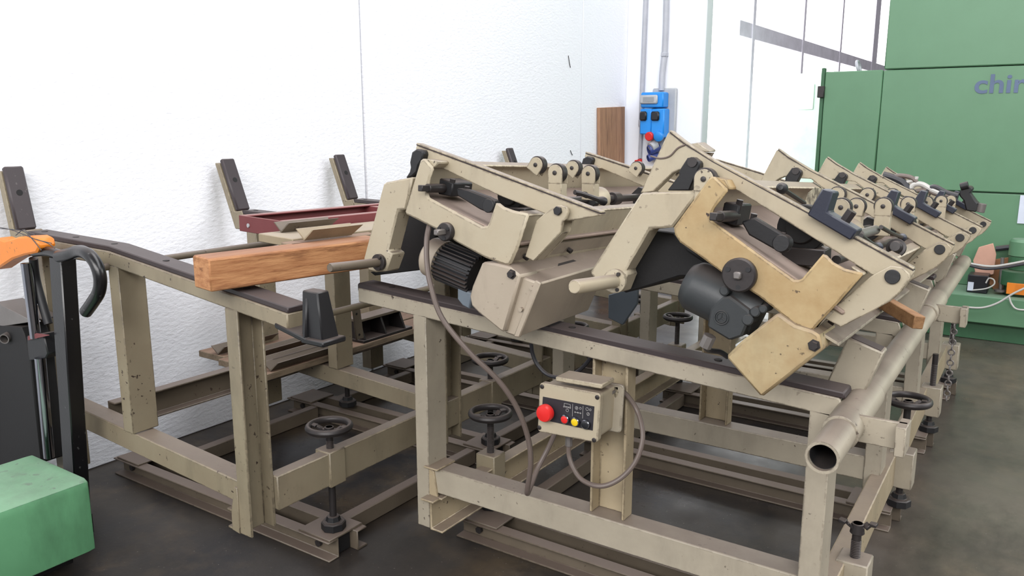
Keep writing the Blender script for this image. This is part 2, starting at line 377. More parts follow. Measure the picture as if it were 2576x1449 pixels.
# ------------------------------------------------------------------ floor skids
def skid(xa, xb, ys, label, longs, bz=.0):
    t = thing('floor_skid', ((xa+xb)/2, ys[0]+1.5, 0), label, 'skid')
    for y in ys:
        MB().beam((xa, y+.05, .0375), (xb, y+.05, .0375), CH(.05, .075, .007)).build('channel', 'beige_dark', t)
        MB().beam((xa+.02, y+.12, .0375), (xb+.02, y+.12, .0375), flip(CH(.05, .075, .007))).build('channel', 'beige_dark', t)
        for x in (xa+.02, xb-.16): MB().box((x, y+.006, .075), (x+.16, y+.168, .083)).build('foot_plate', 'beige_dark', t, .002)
        for x in (xa+.04, xb-.05): MB().box((x, y+.057, .004), (x+.035, y+.118, .07)).build('spacer', 'black_and_shade', t, .002)
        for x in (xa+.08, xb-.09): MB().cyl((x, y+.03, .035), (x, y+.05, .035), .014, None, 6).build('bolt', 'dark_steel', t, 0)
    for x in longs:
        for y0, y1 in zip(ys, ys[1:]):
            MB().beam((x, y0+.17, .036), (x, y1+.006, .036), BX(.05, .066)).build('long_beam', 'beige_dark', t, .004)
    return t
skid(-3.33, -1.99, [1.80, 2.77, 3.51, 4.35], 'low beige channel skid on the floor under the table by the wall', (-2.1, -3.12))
# ------------------------------------------------------------------ near row: stands that carry the tilted feed units
YB = 2.0
rowB = thing('feed_stand', (-1.1, 3.5, 0), 'long beige steel stand carrying the two tilted feed units, pipe along its right side', 'stand')
B = lambda px, py: aY(px, py, YB)
def stationB(dy, first):
    o = V((-.02*dy, dy, 0)); BW = .085
    a, e = B(900, 724), B(2112, 1003); th = .05
    slope = (e.z-a.z)/(e.x-a.x); zt = lambda x: a.z+(x-a.x)*slope
    tip = B(2130, 1060)
    out = [a, e, tip, V((tip.x-.1, YB, zt(tip.x-.1)-th)), V((a.x, YB, a.z-th))]
    rail = MB().ext([p+o for p in out], (0, .012, 0)).ext([p+o+V((0, BW-.012, 0)) for p in out], (0, .012, 0)).ext(
        [p+o+V((0, .002, 0)) for p in (a-V((0, 0, .003)), e-V((0, 0, .003)), e-V((0, 0, .012)), a-V((0, 0, .012)))], (0, BW-.004, 0)).ext(
        [p+o+V((0, .002, 0)) for p in (a-V((0, 0, th-.01)), e-V((0, 0, th-.01)), e-V((0, 0, th-.001)), a-V((0, 0, th-.001)))], (0, BW-.004, 0)).build('top_rail', 'beige', rowB, .003)
    MB().ext([p+o+V((0, .013, 0)) for p in (e-V((.002, 0, .004)), tip+V((-.012, 0, .012)), tip+V((-.06, 0, .012)))], (0, BW-.026, 0)).build('rail_end', 'green_dark', rail, 0)
    st = .016; s1 = e+V((.012, 0, -.001))
    MB().ext([p+o+V((0, .004, 0)) for p in (a+V((-.006, 0, -.012)), s1, s1+V((-.004, 0, st)), a+V((.0, 0, st)), a+V((-.006, 0, st-.006)))], (0, BW-.008, 0)).build('wear_strip', 'wear_strip', rail, .003)
    for t in (.075, .33, .52, .8):
        p = a.lerp(e, t)+o; MB().cyl(p+V((0, BW/2, st-.004)), p+V((0, BW/2, st+.001)), .011, None, 16).build('bolt_hole', 'black_and_shade', rail, 0)
    rz = lambda x: zt(x)-th+.004
    X = lambda x: x+o.x
    Y0 = YB+dy
    xl = B(1041, 900).x; zf = B(1050, 1318).z
    MB().beam((X(xl+.055), Y0+.05, zf), (X(xl+.055), Y0+.05, rz(xl)), flip(CH(.055, .1, .009)), (0, -1, 0)).build('post', 'beige', rowB)
    xr = B(2034, 1070).x
    MB().beam((X(xr+.055), Y0+.05, .12), (X(xr+.055), Y0+.05, rz(xr)), flip(CH(.055, .1, .009)), (0, -1, 0)).build('post', 'beige', rowB)
    xc = B(1520, 1100).x; lz = B(1090, 1180).z
    MB().beam((X(xc), Y0+.05, lz), (X(xc), Y0+.05, rz(xc)), [(p[1], p[0]-.03) for p in CH(.055, .115, .009)], (0, -1, 0)).build('post', 'beige_warm', rowB)
    MB().box((X(xl+.05), Y0+.008, lz-.09), (X(xr+.01), Y0+.085, lz)).build('crossbeam', 'beige', rowB, .004)
    g = MB().ext([V((X(xl+.052), Y0+.01, lz-.1)), V((X(xl+.09), Y0+.01, lz-.1)), V((X(xl+.075), Y0+.01, lz-.01)), V((X(xl+.052), Y0+.01, lz+.0))], (0, -.008, 0))
    g.box((X(xl+.04), Y0-.01, lz), (X(xl+.1), Y0+.09, lz+.007)).box((X(xl+.045), Y0-.035, lz-.108), (X(xl+.1), Y0+.02, lz-.1))
    g.build('gusset', 'beige_warm', rowB, .002)
    # slanted stop tube rising behind the rail end
    b0 = aY(2125, 985, YB+.13); t0 = aY(2183, 862, YB+.13)
    MB().beam(b0+o, t0+o, [(-.045, -.03), (.045, -.03), (.045, .03), (-.045, .03)], (0, 1, 0)).build('stop_tube', 'beige', rowB, .004)
    dd = (t0-b0).normalized()
    MB().beam(t0+o-dd*.003, t0+o+dd*.0015, [(-.037, -.022), (.037, -.022), (.037, .022), (-.037, .022)], (0, 1, 0)).build('tube_end', 'wear_strip', rowB, 0)
    # feet on screw jacks
    jack(xl+.075+o.x, Y0+.335, rowB, .455, (zf+.02, zf+.17), wheel=True, turn=1.1+dy, bx=.085)
    return xl, xr, zf
BY = [0, .93, 1.85, 2.75]
for i, dy in enumerate(BY): xBL, xBR, zBF = stationB(dy, i == 0)
MB().beam((xBL+.055, YB, zBF+.06), (xBL+.055, YB+3.2, zBF+.06), CH(.055, .13, .008)).build('long_beam', 'beige_warm', rowB)
MB().beam((xBR+.045, YB+.1, .235), (xBR-.015, YB+3.2, .235), BX(.05, .13)).build('long_beam', 'beige_warm', rowB, .004)
for i, dy in enumerate(BY):
    x = xBR+.085-.02*dy
    jack(x, YB+dy+.29, rowB, (.41, .50, .46, .46)[i], (.165, .307), wheel=(i == 1), broken=(i == 0), bx=.085, by=.085, turn=.2)
pxx = -.362
pe = aX(2068, 1152, pxx); pz = pe.z
pn = lambda y: pxx-.011*(y-pe.y)
MB().pipe((pxx, pe.y, pz), (pn(4.75), 4.75, pz-.004), .0355, .029).build('pipe', 'beige', rowB, 0, label='open ended pipe running along the right side')
MB().pipe((pxx, pe.y+.012, pz), (pn(pe.y+.6), pe.y+.6, pz), .0289, .0275).build('bore_shade', 'black_and_shade', rowB, 0)  # dark liner painting the shade inside the open pipe
MB().cyl((pxx-.002, pe.y+.12, pz), (pxx-.002, pe.y+.125, pz), .0273).build('bore_shade_end', 'black_and_shade', rowB, 0)  # dark disc ending the painted shade, the pipe itself is open
for px_, py_ in ((2122, 1082), (2346, 766)):
    y = aX(px_, py_, pxx).y; x = pn(y)
    s = MB().pipe((x, y-.03, pz), (pn(y+.3), y+.3, pz), .041, .034)
    s.box((x+.02, y+.03, pz-.034), (x+.13, y+.042, pz+.03)).box((x+.11, y+.0, pz-.04), (x+.132, y+.07, pz+.03))
    s.build('pipe_bracket', 'beige', rowB, .002)
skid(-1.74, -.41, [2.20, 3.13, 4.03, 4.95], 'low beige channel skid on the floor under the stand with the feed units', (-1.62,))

# ================================================================== the two tilted feed units
def rounded(c, r, length, tilt, n=12):      # round-topped cheek in the cross plane, pointing down by `length`
    pts = [(-r, -length), (r, -length)]+[(r*math.cos(math.pi*i/n), r*math.sin(math.pi*i/n)) for i in range(n+1)]
    ca, sa = math.cos(tilt), math.sin(tilt)
    return [c+V((x*ca+y*sa, 0, -x*sa+y*ca)) for x, y in pts]
def roller(c, r, length, tilt, D, parent, width=.034, post=0.0, bore=True):
    D = V(D); dn = V((-math.sin(tilt), 0, -math.cos(tilt)))
    cheek = MB().ext(rounded(c, r*.86, length, tilt), D*.005).ext(rounded(c+D*(width-.005), r*.86, length, tilt), D*.005)
    if post:
        w = V((math.cos(tilt), 0, -math.sin(tilt)))*r*.8; f = c+dn*length
        cheek.ext([f-w, f+w, f+w+V((0, 0, -post)), f-w+V((0, 0, -post))], D*width)
    br = cheek.build('roller_bracket', 'unit_beige', parent, .001)
    MB().lathe(c+D*.006, D, [(0, .004), (0, r), (width-.012, r), (width-.012, .004)], 26).build('roller', 'dark_steel', br, .001)
    MB().lathe(c-D*.004, D, [(0, .003), (.001, .0065), (.006, .0065)], 10).build('pin', 'dark_steel', br, 0)
    return br
def knob_lever(pts, parent, r=.006, kr=.012, mat='black'):
    lv = MB().tube(pts, r, 8).build('lever', 'dark_steel', parent, 0)
    d = (V(pts[-1])-V(pts[-2])).normalized()
    MB().lathe(V(pts[-1])-d*.012, d, [(0, r), (.004, kr*.7), (.016, kr), (.026, kr*.95), (.033, kr*.5), (.034, .001)], 14).build('knob', mat, lv, 0)
def slab(a, b, n, th, y0, D, t1, name, mat, parent, t0=0):
    a, b, n, D = V(a), V(b), V(n).normalized()*th, V(D)
    return MB().loft([a+D*t0, b+D*t0, b+n+D*t0, a+n+D*t0], [a+D*t1, b+D*t1, b+n+D*t1, a+n+D*t1]).build(name, mat, parent, .003)
MYF = 1.85
def feed_unit(cf, label):
    C, D, S = cf['C'], V(cf['D']).normalized(), cf['s']
    g = lambda x, y, Y=MYF: aY(*C(x, y), Y)
    O = lambda pts, Y=MYF: [g(x, y, Y) for x, y in pts]
    base = g(*cf['wall'][3]); U = thing('feed_unit', (base.x, MYF+1.5, .95), label, 'machine')
    body, warm = cf['body'], cf['warm']
    Ft = lambda pts, Y, dep, name, mat, par=U, bev=.003: MB().ext(O(pts, Y), D*dep).build(name, mat, par, bev)
    L = cf['len']
    # trough: two walls and a floor running back
    Lt, Lb, Rt, Rb = [g(*p) for p in cf['wall']]
    fa, fb = [g(*p) for p in cf['floor']]
    n = V((-(Lb-Lt).z, 0, (Lb-Lt).x)); n = n if n.x > 0 else -n
    slab(Lt, Lb, n, .010, 0, D, L, 'trough_wall', body, U)
    n2 = V((-(Rb-Rt).z, 0, (Rb-Rt).x)); n2 = -n2 if n2.x > 0 else n2
    slab(Rt, Rb, n2, .010, 0, D, L, 'trough_wall', body, U)
    sl = (fb-fa).normalized(); f0 = fa-sl*.05; f1 = fb+sl*.12
    slab(f0, f1, V((sl.z, 0, -sl.x)), .01, 0, D, L, 'trough_floor', 'dusty_floor', U)
    lip = V((.03, 0, -.004)); slab(Lt, Lt+sl*.035, V((0, 0, -1)), .007, 0, D, L, 'wall_lip', body, U)
    slab(Rt, Rt-sl*.03, V((0, 0, -1)), .007, 0, D, L, 'wall_lip', body, U)
    # cut-out end plate
    ep = Ft(cf['plate'], MYF-.03, .014, 'end_plate', warm, U, .006)
    for p in cf.get('returns', []): Ft(p, MYF-.017, .07, 'plate_return', warm, U)
    # angle strip under the right wall
    a0, a1, a2 = [g(*p) for p in cf['angle']]
    ag = MB().loft([a0, a1, a1+V((.004, 0, .008)), a0+V((.008, 0, .0))], [p+D*L*.97 for p in (a0, a1, a1+V((.004, 0, .008)), a0+V((.008, 0, 0)))])
    ag.loft([a1, a2, a2+V((.0, 0, .007)), a1+V((0, 0, .007))], [p+D*L*.97 for p in (a1, a2, a2+V((0, 0, .007)), a1+V((0, 0, .007)))])
    an = ag.build('angle_strip', cf['cover_mat'] if S == 1 else 'beige', U, .002)
    nn = V((-(a1-a0).z, 0, (a1-a0).x)).normalized(); nn = nn if nn.x > 0 else -nn
    for t in (.05, .3, .7, 1.2, 1.7, 2.3):
        c = a0.lerp(a1, .45)+D*t+nn*.006; MB().cyl(c, c+nn*.014, .0085, None, 6).build('bolt', 'dark_steel', an, 0)
    # top bar with cap, black cam, pivot link  (repeated down the unit)
    def station(t, full=True):
        o = D*t; R = []
        bar = MB().ext([p+o for p in O(cf['bar'], MYF+.03)], D*.028).build('swing_bar', body, U, .002)
        top = [p+o for p in O(cf['bartop'], MYF+.03)]
        e = V((0, 0, .007)); sm = top+[p+V((0, 0, .0022)) for p in top[::-1]]
        MB().ext([p-V((0, .001, 0)) for p in sm], D*.03).build('seam', 'wear_strip', bar, 0)
        cp = [p+V((0, 0, .0022)) for p in top]+[p+e for p in top[::-1]]
        MB().ext(cp, D*.028).build('bar_cap', body, bar, .001)
        cam_ = MB().ext([p+o for p in O(cf['cam'], MYF+.005)], D*.03).build('cam', 'black', U, .004)
        if 'cambolt' in cf:
            c = g(*cf['cambolt'], MYF+.005)+o; MB().cyl(c-D*.004, c+D*.002, .012, None, 12).build('bolt', 'dark_steel', cam_, 0)
        lk = MB().ext([p+o for p in O(cf['link'], MYF+.008)], D*.012)
        lk.ext([p+o+D*.052 for p in O(cf['link'], MYF+.008)], D*.012)
        k = cf['link']; lk.ext([p+o+D*.012 for p in O([k[-1], k[-2], k[-3], ((k[-3][0]+k[-1][0])/2, (k[-3][1]+k[-1][1])/2)], MYF+.008)], D*.04)
        lko = lk.build('pivot_link', body, U, .002)
        c = g(*cf['pivot'], MYF+.008)+o; MB().cyl(c-D*cf['pout'], c+D*.07, cf['pr'], None, cf['pn']).build('pivot_pin', 'black', lko, .001)
        if 'navy' in cf:
            nv = MB().ext([p+o for p in O(cf['navy'], MYF+.0)], D*.07).build('stop_block', 'navy', U, .003)
            c = g(*cf['navybolt'], MYF+.0)+o+D*.035; up = V((.5, 0, .87)); MB().cyl(c-up*.01, c+up*.016, .012, None, 6).build('bolt', 'dark_steel', nv, 0)
    for t in cf['stations']: station(t)
    # bent arm on the left with the crank handle
    ar = Ft(cf['arm'], MYF-.012, .065, 'crank_arm', body, U, .005)
    hc = g(*cf['hflange'], MYF-.014)
    MB().lathe(hc, -D, [(0, cf['hr']), (.012, cf['hr']), (.012, .01)], 24).build('handle_flange', cf['fl_mat'], ar, .001)
    he = aX(*C(*cf['hend']), hc.x)
    MB().lathe(he, hc-he, [(0, .004), (0, cf['hw']*.86), (.004, cf['hw']), ((hc-he).length, cf['hw'])], 20).build('handle', cf['h_mat'], ar, 0)
    for k in range(3):
        a = 1.0+2.1*k; c = hc+V((math.cos(a), 0, math.sin(a)))*cf['hr']*.75; MB().cyl(c-D*.017, c-D*.01, .005, None, 8).build('bolt', 'dark_steel', ar, 0)
    Ft(cf['dark'], MYF+(.19 if S == 1 else .07), .5, 'chain_guard', 'black_and_shade', U, .003)
    # flange and square shaft
    c = g(*cf['disc'], MYF-.03); fl_ = MB().lathe(c, -D, [(0, cf['dr']), (.014, cf['dr']), (.018, cf['dr']*.9), (.018, .012)], 28).build('shaft_flange', 'dark_steel', U, .001)
    MB().beam(c-D*.015, c-D*(.055 if S == 1 else .03), BX(.017, .017)).build('square_shaft', 'steel', fl_, .003)
    for k in range(3):
        a = .6+2.09*k; q_ = c+V((math.cos(a), 0, math.sin(a)))*cf['dr']*.68; MB().cyl(q_-D*.02, q_-D*.012, .006, None, 10).build('screw', 'black', fl_, 0)
    # selector on the trough floor
    bk = Ft(cf['blk'], MYF+.04, .10, 'selector_block', 'black', U, .004)
    c = g(*cf['shaft'][1], MYF+.04); e = aX(*C(*cf['shaft'][0]), c.x)
    MB().cyl(e+(c-e)*.3, c+D*.02, .013).beam(e, e+(c-e)*.4, BX(.018, .018)).build('selector_shaft', 'dark_steel', bk, .002)
    lv = Ft(cf['lever'], MYF+.02, .026, 'selector_lever', 'black', U, .004)
    c = g(*cf['leverend'], MYF+.02); MB().cyl(c-D*.004, c+D*.032, .02).build('lever_boss', 'black', lv, .002)
    for (bx_, by_), up_ in ((cf['lever'][1], .012), (cf['blk'][1], .014), (cf['lever'][2], .008)):
        q_ = g(bx_-12, by_+6, MYF+.05); MB().cyl(q_-V((0, 0, .012)), q_+V((up_*.4, 0, up_)), .0085, None, 6).build('bolt', 'dark_steel', bk, 0)
    c = g(*cf['bear'], MYF+.13); MB().lathe(c-D*.0, D, [(0, .013), (0, cf['br']*.6), (.01, cf['br']*.6), (.012, cf['br']), (.06, cf['br']), (.06, .013)], 28).build('bearing', 'black_and_shade', U, .002)
    b2 = c+V((.01, 0, -cf['br'])); MB().box(b2+V((-.05, .0, -.03)), b2+V((.05, .07, .012))).build('bearing_foot', 'dark_steel', U, .003)
    # cover of the belt drive
    cv = Ft(cf['cover'], MYF-.05, cf['coverdep'], 'belt_cover', cf['cover_mat'], U, .006)
    c = g(*cf['cbolt'], MYF-.05); MB().lathe(c, -D, [(0, .014), (.003, .014), (.003, .0095), (.012, .0095)], 6).build('bolt', 'dark_steel', cv, 0)
    # drive shaft, tubes and bearings inside the trough
    ctr = (Lt+Rt)/2+V((0, 0, -.055))
    MB().cyl(ctr+D*.15, ctr+D*(L-.1), .014).build('drive_shaft', 'dark_steel', U, 0)
    q2 = ctr+V((.08, 0, -.035)); MB().cyl(q2+D*.2, q2+D*(L-.1), .011).build('control_rod', 'dark_steel', U, 0)
    k = .25
    while k < L-.2:
        MB().lathe(ctr+D*k, D, [(0, .014), (0, .034), (.03, .046), (.07, .046), (.10, .03), (.10, .014)], 22).build('shaft_collar', 'unit_beige', U, .002)
        MB().lathe(ctr+D*(k-.035), D, [(0, .012), (0, .042), (.034, .042), (.034, .012)], 6).build('collar_flange', 'black', U, .002)
        MB().lathe(ctr+D*(k+.17), D, [(0, .014), (0, .024), (.05, .024), (.05, .014)], 16).build('coupling', 'dark_steel', U, .001)
        k += .46
    return U, g, D, O
paint('dusty_floor', (150, 132, 120), (128, 112, 102), dust=.6, rough=.8, chips=.4)
C1 = lambda x, y: (800+x/2.787, 340+y/2.787)
c1 = dict(C=C1, D=(-.012, .999, -.05), s=1, body='unit_beige', warm='unit_beige', cover_mat='cover_beige', len=3.0,
  wall=[(722, 172), (612, 545), (1470, 558), (1342, 912)], floor=[(770, 435), (1190, 640)],
  plate=[(605, 535), (712, 178), (728, 166), (748, 165), (806, 232), (780, 300), (762, 420), (780, 442), (1150, 640), (1180, 638), (1195, 612), (1240, 478), (1256, 470), (1300, 505), (1370, 530), (1476, 552), (1395, 800), (1345, 912), (1320, 915), (1170, 862), (960, 748), (840, 668), (640, 568), (612, 555)],
  returns=[[(738, 165), (845, 180), (848, 196), (810, 232)]],
  angle=[(1395, 792), (1336, 914), (1440, 980)], stations=[0, 1.06, 2.6],
  bar=[(683, 98), (690, 70), (1975, 552), (1985, 560), (1740, 602), (1690, 592), (1585, 548), (1250, 415), (850, 222), (735, 165)],
  bartop=[(690, 70), (1150, 238), (1980, 552)],
  cam=[(640, 190), (655, 120), (690, 95), (725, 105), (738, 125), (728, 170), (700, 215), (690, 260), (655, 292), (610, 302), (638, 258), (645, 225)],
  link=[(1530, 600), (1592, 545), (1665, 498), (1700, 490), (1742, 505), (1750, 540), (1735, 590), (1715, 605), (1700, 680), (1510, 884), (1450, 852)],
  pivot=(1685, 530), pr=.0125, pout=.008, pn=6,
  arm=[(455, 345), (475, 330), (662, 293), (640, 400), (612, 522), (560, 527), (488, 812), (520, 830), (475, 955), (400, 962), (352, 950), (316, 868)],
  hflange=(435, 890), hr=.026, hend=(82, 930), hw=.0135, h_mat='beige_dark', fl_mat='dark_steel',
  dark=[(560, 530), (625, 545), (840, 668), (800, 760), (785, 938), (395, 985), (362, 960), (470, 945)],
  disc=(908, 676), dr=.027, blk=[(850, 300), (948, 335), (936, 432), (836, 412)], shaft=[(715, 372), (880, 372)],
  lever=[(968, 372), (1050, 382), (1200, 440), (1238, 470), (1235, 520), (1190, 545), (1130, 520), (975, 425)], leverend=(1195, 495),
  bear=(1330, 425), br=.046,
  cover=[(1150, 888), (1240, 900), (1345, 925), (1418, 985), (1302, 1385), (1275, 1372), (1120, 1245), (1072, 1195), (1060, 1130), (1078, 1060)], coverdep=.10,
  cbolt=(1360, 975))
U1, g1, D1, O1 = feed_unit(c1, 'beige feed unit tilted on the left of the stand, with ribbed black motor')
# hood at the right of the cover, seam strip, dark slab painting the shade of its open top
MB().ext(O1([(1410, 985), (1555, 1040), (1405, 1420), (1302, 1385)], MYF-.03), (0, .40, 0)).build('cover_hood', 'cover_beige', U1, .005)
MB().ext(O1([(1522, 1014), (1560, 1040), (1410, 1420), (1368, 1414)], MYF-.04), (0, .012, 0)).build('seam_strip', 'cover_beige', U1, .003)
h = g1(1485, 1012, MYF); MB().ext([h+V((-.035, .06, .006)), h+V((.02, .06, -.012)), h+V((.02, .3, -.012)), h+V((-.035, .3, .006))], (0, 0, .006)).build('opening_shade', 'black_and_shade', U1, 0)
for p in ((1505, 1070), (1428, 1220)):
    c = g1(*p, MYF-.032); MB().cyl(c+V((0, -.008, 0)), c+V((0, .004, 0)), .006, None, 10).build('rivet', 'cover_beige', U1, 0)
# ribbed motor
ma, mb = g1(868, 880, MYF+.06), g1(1120, 985, MYF+.06); ax = (mb-ma).normalized()
mo = MB().cyl(ma, mb, .050, None, 32)
sd = ax.orthogonal().normalized(); sd2 = ax.cross(sd)
for k in range(26):
    a = 2*math.pi*k/26; r = sd*math.cos(a)+sd2*math.sin(a)
    mo.beam(ma+r*.054, mb+r*.054, BX(.0045, .016), r)
mo = mo.build('motor', 'black', U1, .0008)
MB().lathe(ma-ax*.05, ax, [(0, .02), (.0, .05), (.012, .062), (.05, .064), (.06, .064), (.06, .05)], 30).build('fan_cowl', 'slate_beige' if 'slate_beige' in M else 'cover_beige', mo, .001)
MB().ext(O1([(975, 1065), (1075, 1110), (1062, 1222), (1010, 1195), (975, 1150)], MYF+.02), (0, .07, 0)).build('terminal_box', 'slate', mo, .004)
# rollers and small levers on top
def rl(U, g, D, x, y, X, r, ln, tilt, Cf, post=0, reps=()):
    c = aX(*Cf(x, y), X); b = roller(c, r, ln, tilt, D, U, post=post)
    for t in reps: rep(b, D*t)
for x, y, X, tl, po in ((1525, 208, -1.36, .6, 0), (1660, 264, -1.21, 0, .05), (1780, 230, -1.36, .6, 0), (1893, 270, -1.21, 0, .05), (2228, 232, -1.36, .6, 0)):
    rl(U1, g1, D1, x, y, X, .027, .026 if not po else .03, tl, C1, po, (1.1,) if x < 1800 else ())
knob_lever([aX(*C1(1800, 400), -1.13), aX(*C1(1860, 415), -1.12), aX(*C1(1985, 458), -1.10)], U1, .007, .013)
MB().ext([aX(*C1(x, y), -1.15) for x, y in ((1810, 390), (1860, 395), (1900, 430), (1880, 445), (1815, 415))], D1*.02).build('lever_arm', 'black', U1, .003)

C2 = lambda x, y: (1400+x/2.07, 320+y/2.07)
c2 = dict(C=C2, D=(-.022, .997, -.066), s=2, body='unit_beige', warm='ochre', cover_mat='cover_ochre', len=3.55,
  wall=[(800, 262), (612, 545), (1598, 762), (1332, 1055)], floor=[(800, 480), (1260, 795)],
  plate=[(608, 522), (792, 268), (806, 256), (822, 258), (892, 328), (820, 420), (800, 470), (806, 486), (1235, 795), (1258, 796), (1276, 790), (1385, 662), (1396, 660), (1440, 705), (1500, 738), (1600, 762), (1480, 900), (1335, 1056), (1318, 1058), (1240, 1030), (1160, 966), (1050, 880), (880, 772), (720, 655), (640, 600), (614, 560)],
  returns=[[(822, 258), (880, 272), (905, 318), (895, 330)]],
  angle=[(1420, 962), (1342, 1062), (1470, 1140)], stations=[0, .98, 1.76, 2.5, 3.35],
  bar=[(436, 342), (580, 28), (592, 28), (664, 88), (1855, 745), (1860, 755), (1800, 850), (1740, 800), (1640, 768), (1440, 640), (1350, 585), (900, 305), (820, 240), (745, 236), (640, 222), (600, 240), (505, 334)],
  bartop=[(590, 30), (664, 88), (810, 180), (1858, 748)],
  cam=[(575, 330), (640, 245), (632, 235), (680, 160), (712, 155), (745, 180), (745, 205), (690, 330)], cambolt=(708, 182),
  link=[(1640, 775), (1665, 760), (1740, 722), (1800, 730), (1838, 765), (1840, 790), (1785, 862), (1740, 905), (1640, 960), (1480, 1042), (1385, 990)],
  pivot=(1750, 778), pr=.0155, pout=.006, pn=24,
  navy=[(1385, 318), (1440, 336), (1408, 442), (1440, 462), (1566, 536), (1530, 590), (1304, 456)], navybolt=(1500, 470),
  arm=[(440, 340), (742, 334), (690, 405), (602, 522), (486, 530), (356, 752), (372, 762), (332, 862), (250, 850), (172, 758)],
  hflange=(310, 800), hr=.031, hend=(92, 832), hw=.0175, h_mat='unit_beige', fl_mat='unit_beige',
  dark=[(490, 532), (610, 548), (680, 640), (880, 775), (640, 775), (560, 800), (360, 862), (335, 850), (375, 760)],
  disc=(958, 768), dr=.040, blk=[(872, 388), (955, 402), (935, 516), (850, 492)], shaft=[(815, 466), (920, 462)],
  lever=[(960, 492), (1030, 470), (1180, 560), (1215, 598), (1205, 650), (1165, 655), (1000, 562)], leverend=(1170, 605),
  bear=(1268, 530), br=.058,
  cover=[(1150, 968), (1240, 1032), (1332, 1060), (1366, 1082), (1386, 1158), (1066, 1408), (880, 1196), (960, 1116)], coverdep=.17,
  cbolt=(1342, 1136))
U2, g2, D2, O2 = feed_unit(c2, 'ochre stained feed unit tilted on the right of the stand, with navy stop blocks')
ma, mb = g2(735, 832, MYF+.05), g2(1060, 985, MYF+.05); ax = (mb-ma).normalized()
mo = MB().lathe(ma-ax*.03, ax, [(0, .03), (.004, .05), (.02, .062), (.03, .064), (.12, .064), (.12, .058), ((mb-ma).length+.03, .052)], 34).build('motor', 'motor_grey', U2, .001)
tb = MB().ext(O2([(800, 945), (862, 885), (900, 880), (1000, 955), (1010, 985), (965, 1090), (900, 1112), (782, 1040)], MYF-.02), D2*.05).build('terminal_box', 'motor_grey', mo, .005)
c = g2(858, 992, MYF-.022); MB().torus(c, D2, .0165, .0016, 24, 6).torus(c, D2, .012, .0012, 24, 6).build('emblem', 'motor_grey', tb, 0)
em = MB()
for k in range(3):
    a = math.pi/2+2.094*k; em.beam(c, c+V((math.cos(a), 0, math.sin(a)))*.011, BX(.002, .002), (0, 1, 0))
em.build('emblem_mark', 'motor_grey', tb, 0)
for p, r in (((880, 850), .012), ((1000, 1000), .014), ((1040, 960), .012), ((1080, 945), .010)):
    c = g2(*p, MYF-.01); MB().cyl(c-D2*.012, c+D2*.05, r, None, 14).build('housing_boss', 'motor_grey', mo, .003)
c = g2(800, 1085, MYF+.0); MB().cyl(c, c+V((-.012, 0, -.03)), .016, None, 8).build('cable_gland', 'steel', mo, .001)
MB().tube([g2(800, 1095), g2(775, 1130), g2(790, 1160, 1.9), g2(850, 1170, 1.95), g2(890, 1195, 1.98)], .007).build('motor_lead', 'cable_black', mo, 0)
for x, y, X, tl, po, rp in ((1480, 418, -.50, 0, .03, ()), (1560, 412, -.52, .1, .05, (.55, 1.1)), (1700, 412, -.44, 0, .06, (.55, 1.1, 1.7, 2.2)), (1618, 352, -.60, .6, 0, (.6, 1.2, 1.8)), (1460, 350, -.62, .5, 0, ()), (765, 270, -.70, 0, .03, ()), ):
    rl(U2, g2, D2, x, y, X, .027, .028, tl, C2, po, rp)
MB().ext([aX(*C2(x, y), -.56) for x, y in ((1290, 400), (1310, 340), (1345, 312), (1385, 320), (1395, 372), (1370, 410))], D2*.012).build('bracket_plate', 'unit_beige', U2, .003)
knob_lever([aX(*C2(1290, 395), -.56), aX(*C2(1240, 362), -.565), aX(*C2(1180, 322), -.57)], U2, .006, .014)
knob_lever([aX(*C2(1690, 520), -.40), aX(*C2(1740, 548), -.40), aX(*C2(1800, 574), -.40)], U2, .006, .013, 'navy')
knob_lever([aX(*C2(1585, 565), -.40), aX(*C2(1630, 598), -.40), aX(*C2(1672, 622), -.40)], U2, .006, .013, 'navy')
a, b = aX(*C2(1575, 560), -.42), aX(*C2(1660, 535), -.42); MB().cyl(a, b, .013).build('control_tube', 'steel', U2, 0)
c = aX(*C2(1770, 630), -.37); MB().lathe(c, (0, -1, .3), [(0, .026), (.01, .026), (.012, .018), (.03, .014), (.03, .004)], 20).build('end_nut', 'dark_steel', U2, .001)
# little box and bent tab on the near bar
MB().ext([aY(*C2(x, y), MYF+.06) for x, y in ((690, 88), (735, 80), (795, 122), (790, 132), (745, 128))], (0, .05, 0)).build('switch_box', 'beige', U2, .003)
MB().ext([aY(*C2(x, y), MYF+.08) for x, y in ((745, 132), (818, 132), (800, 164), (795, 166), (752, 140))], (0, .008, 0)).build('bent_tab', 'beige_dark', U2, .001)
MB().tube([aY(*C2(x, y), MYF+.028) for x, y in ((490, 150), (540, 162), (590, 150), (630, 110), (668, 92))], .0022, 6).build('thin_wire', 'cable', U2, 0)

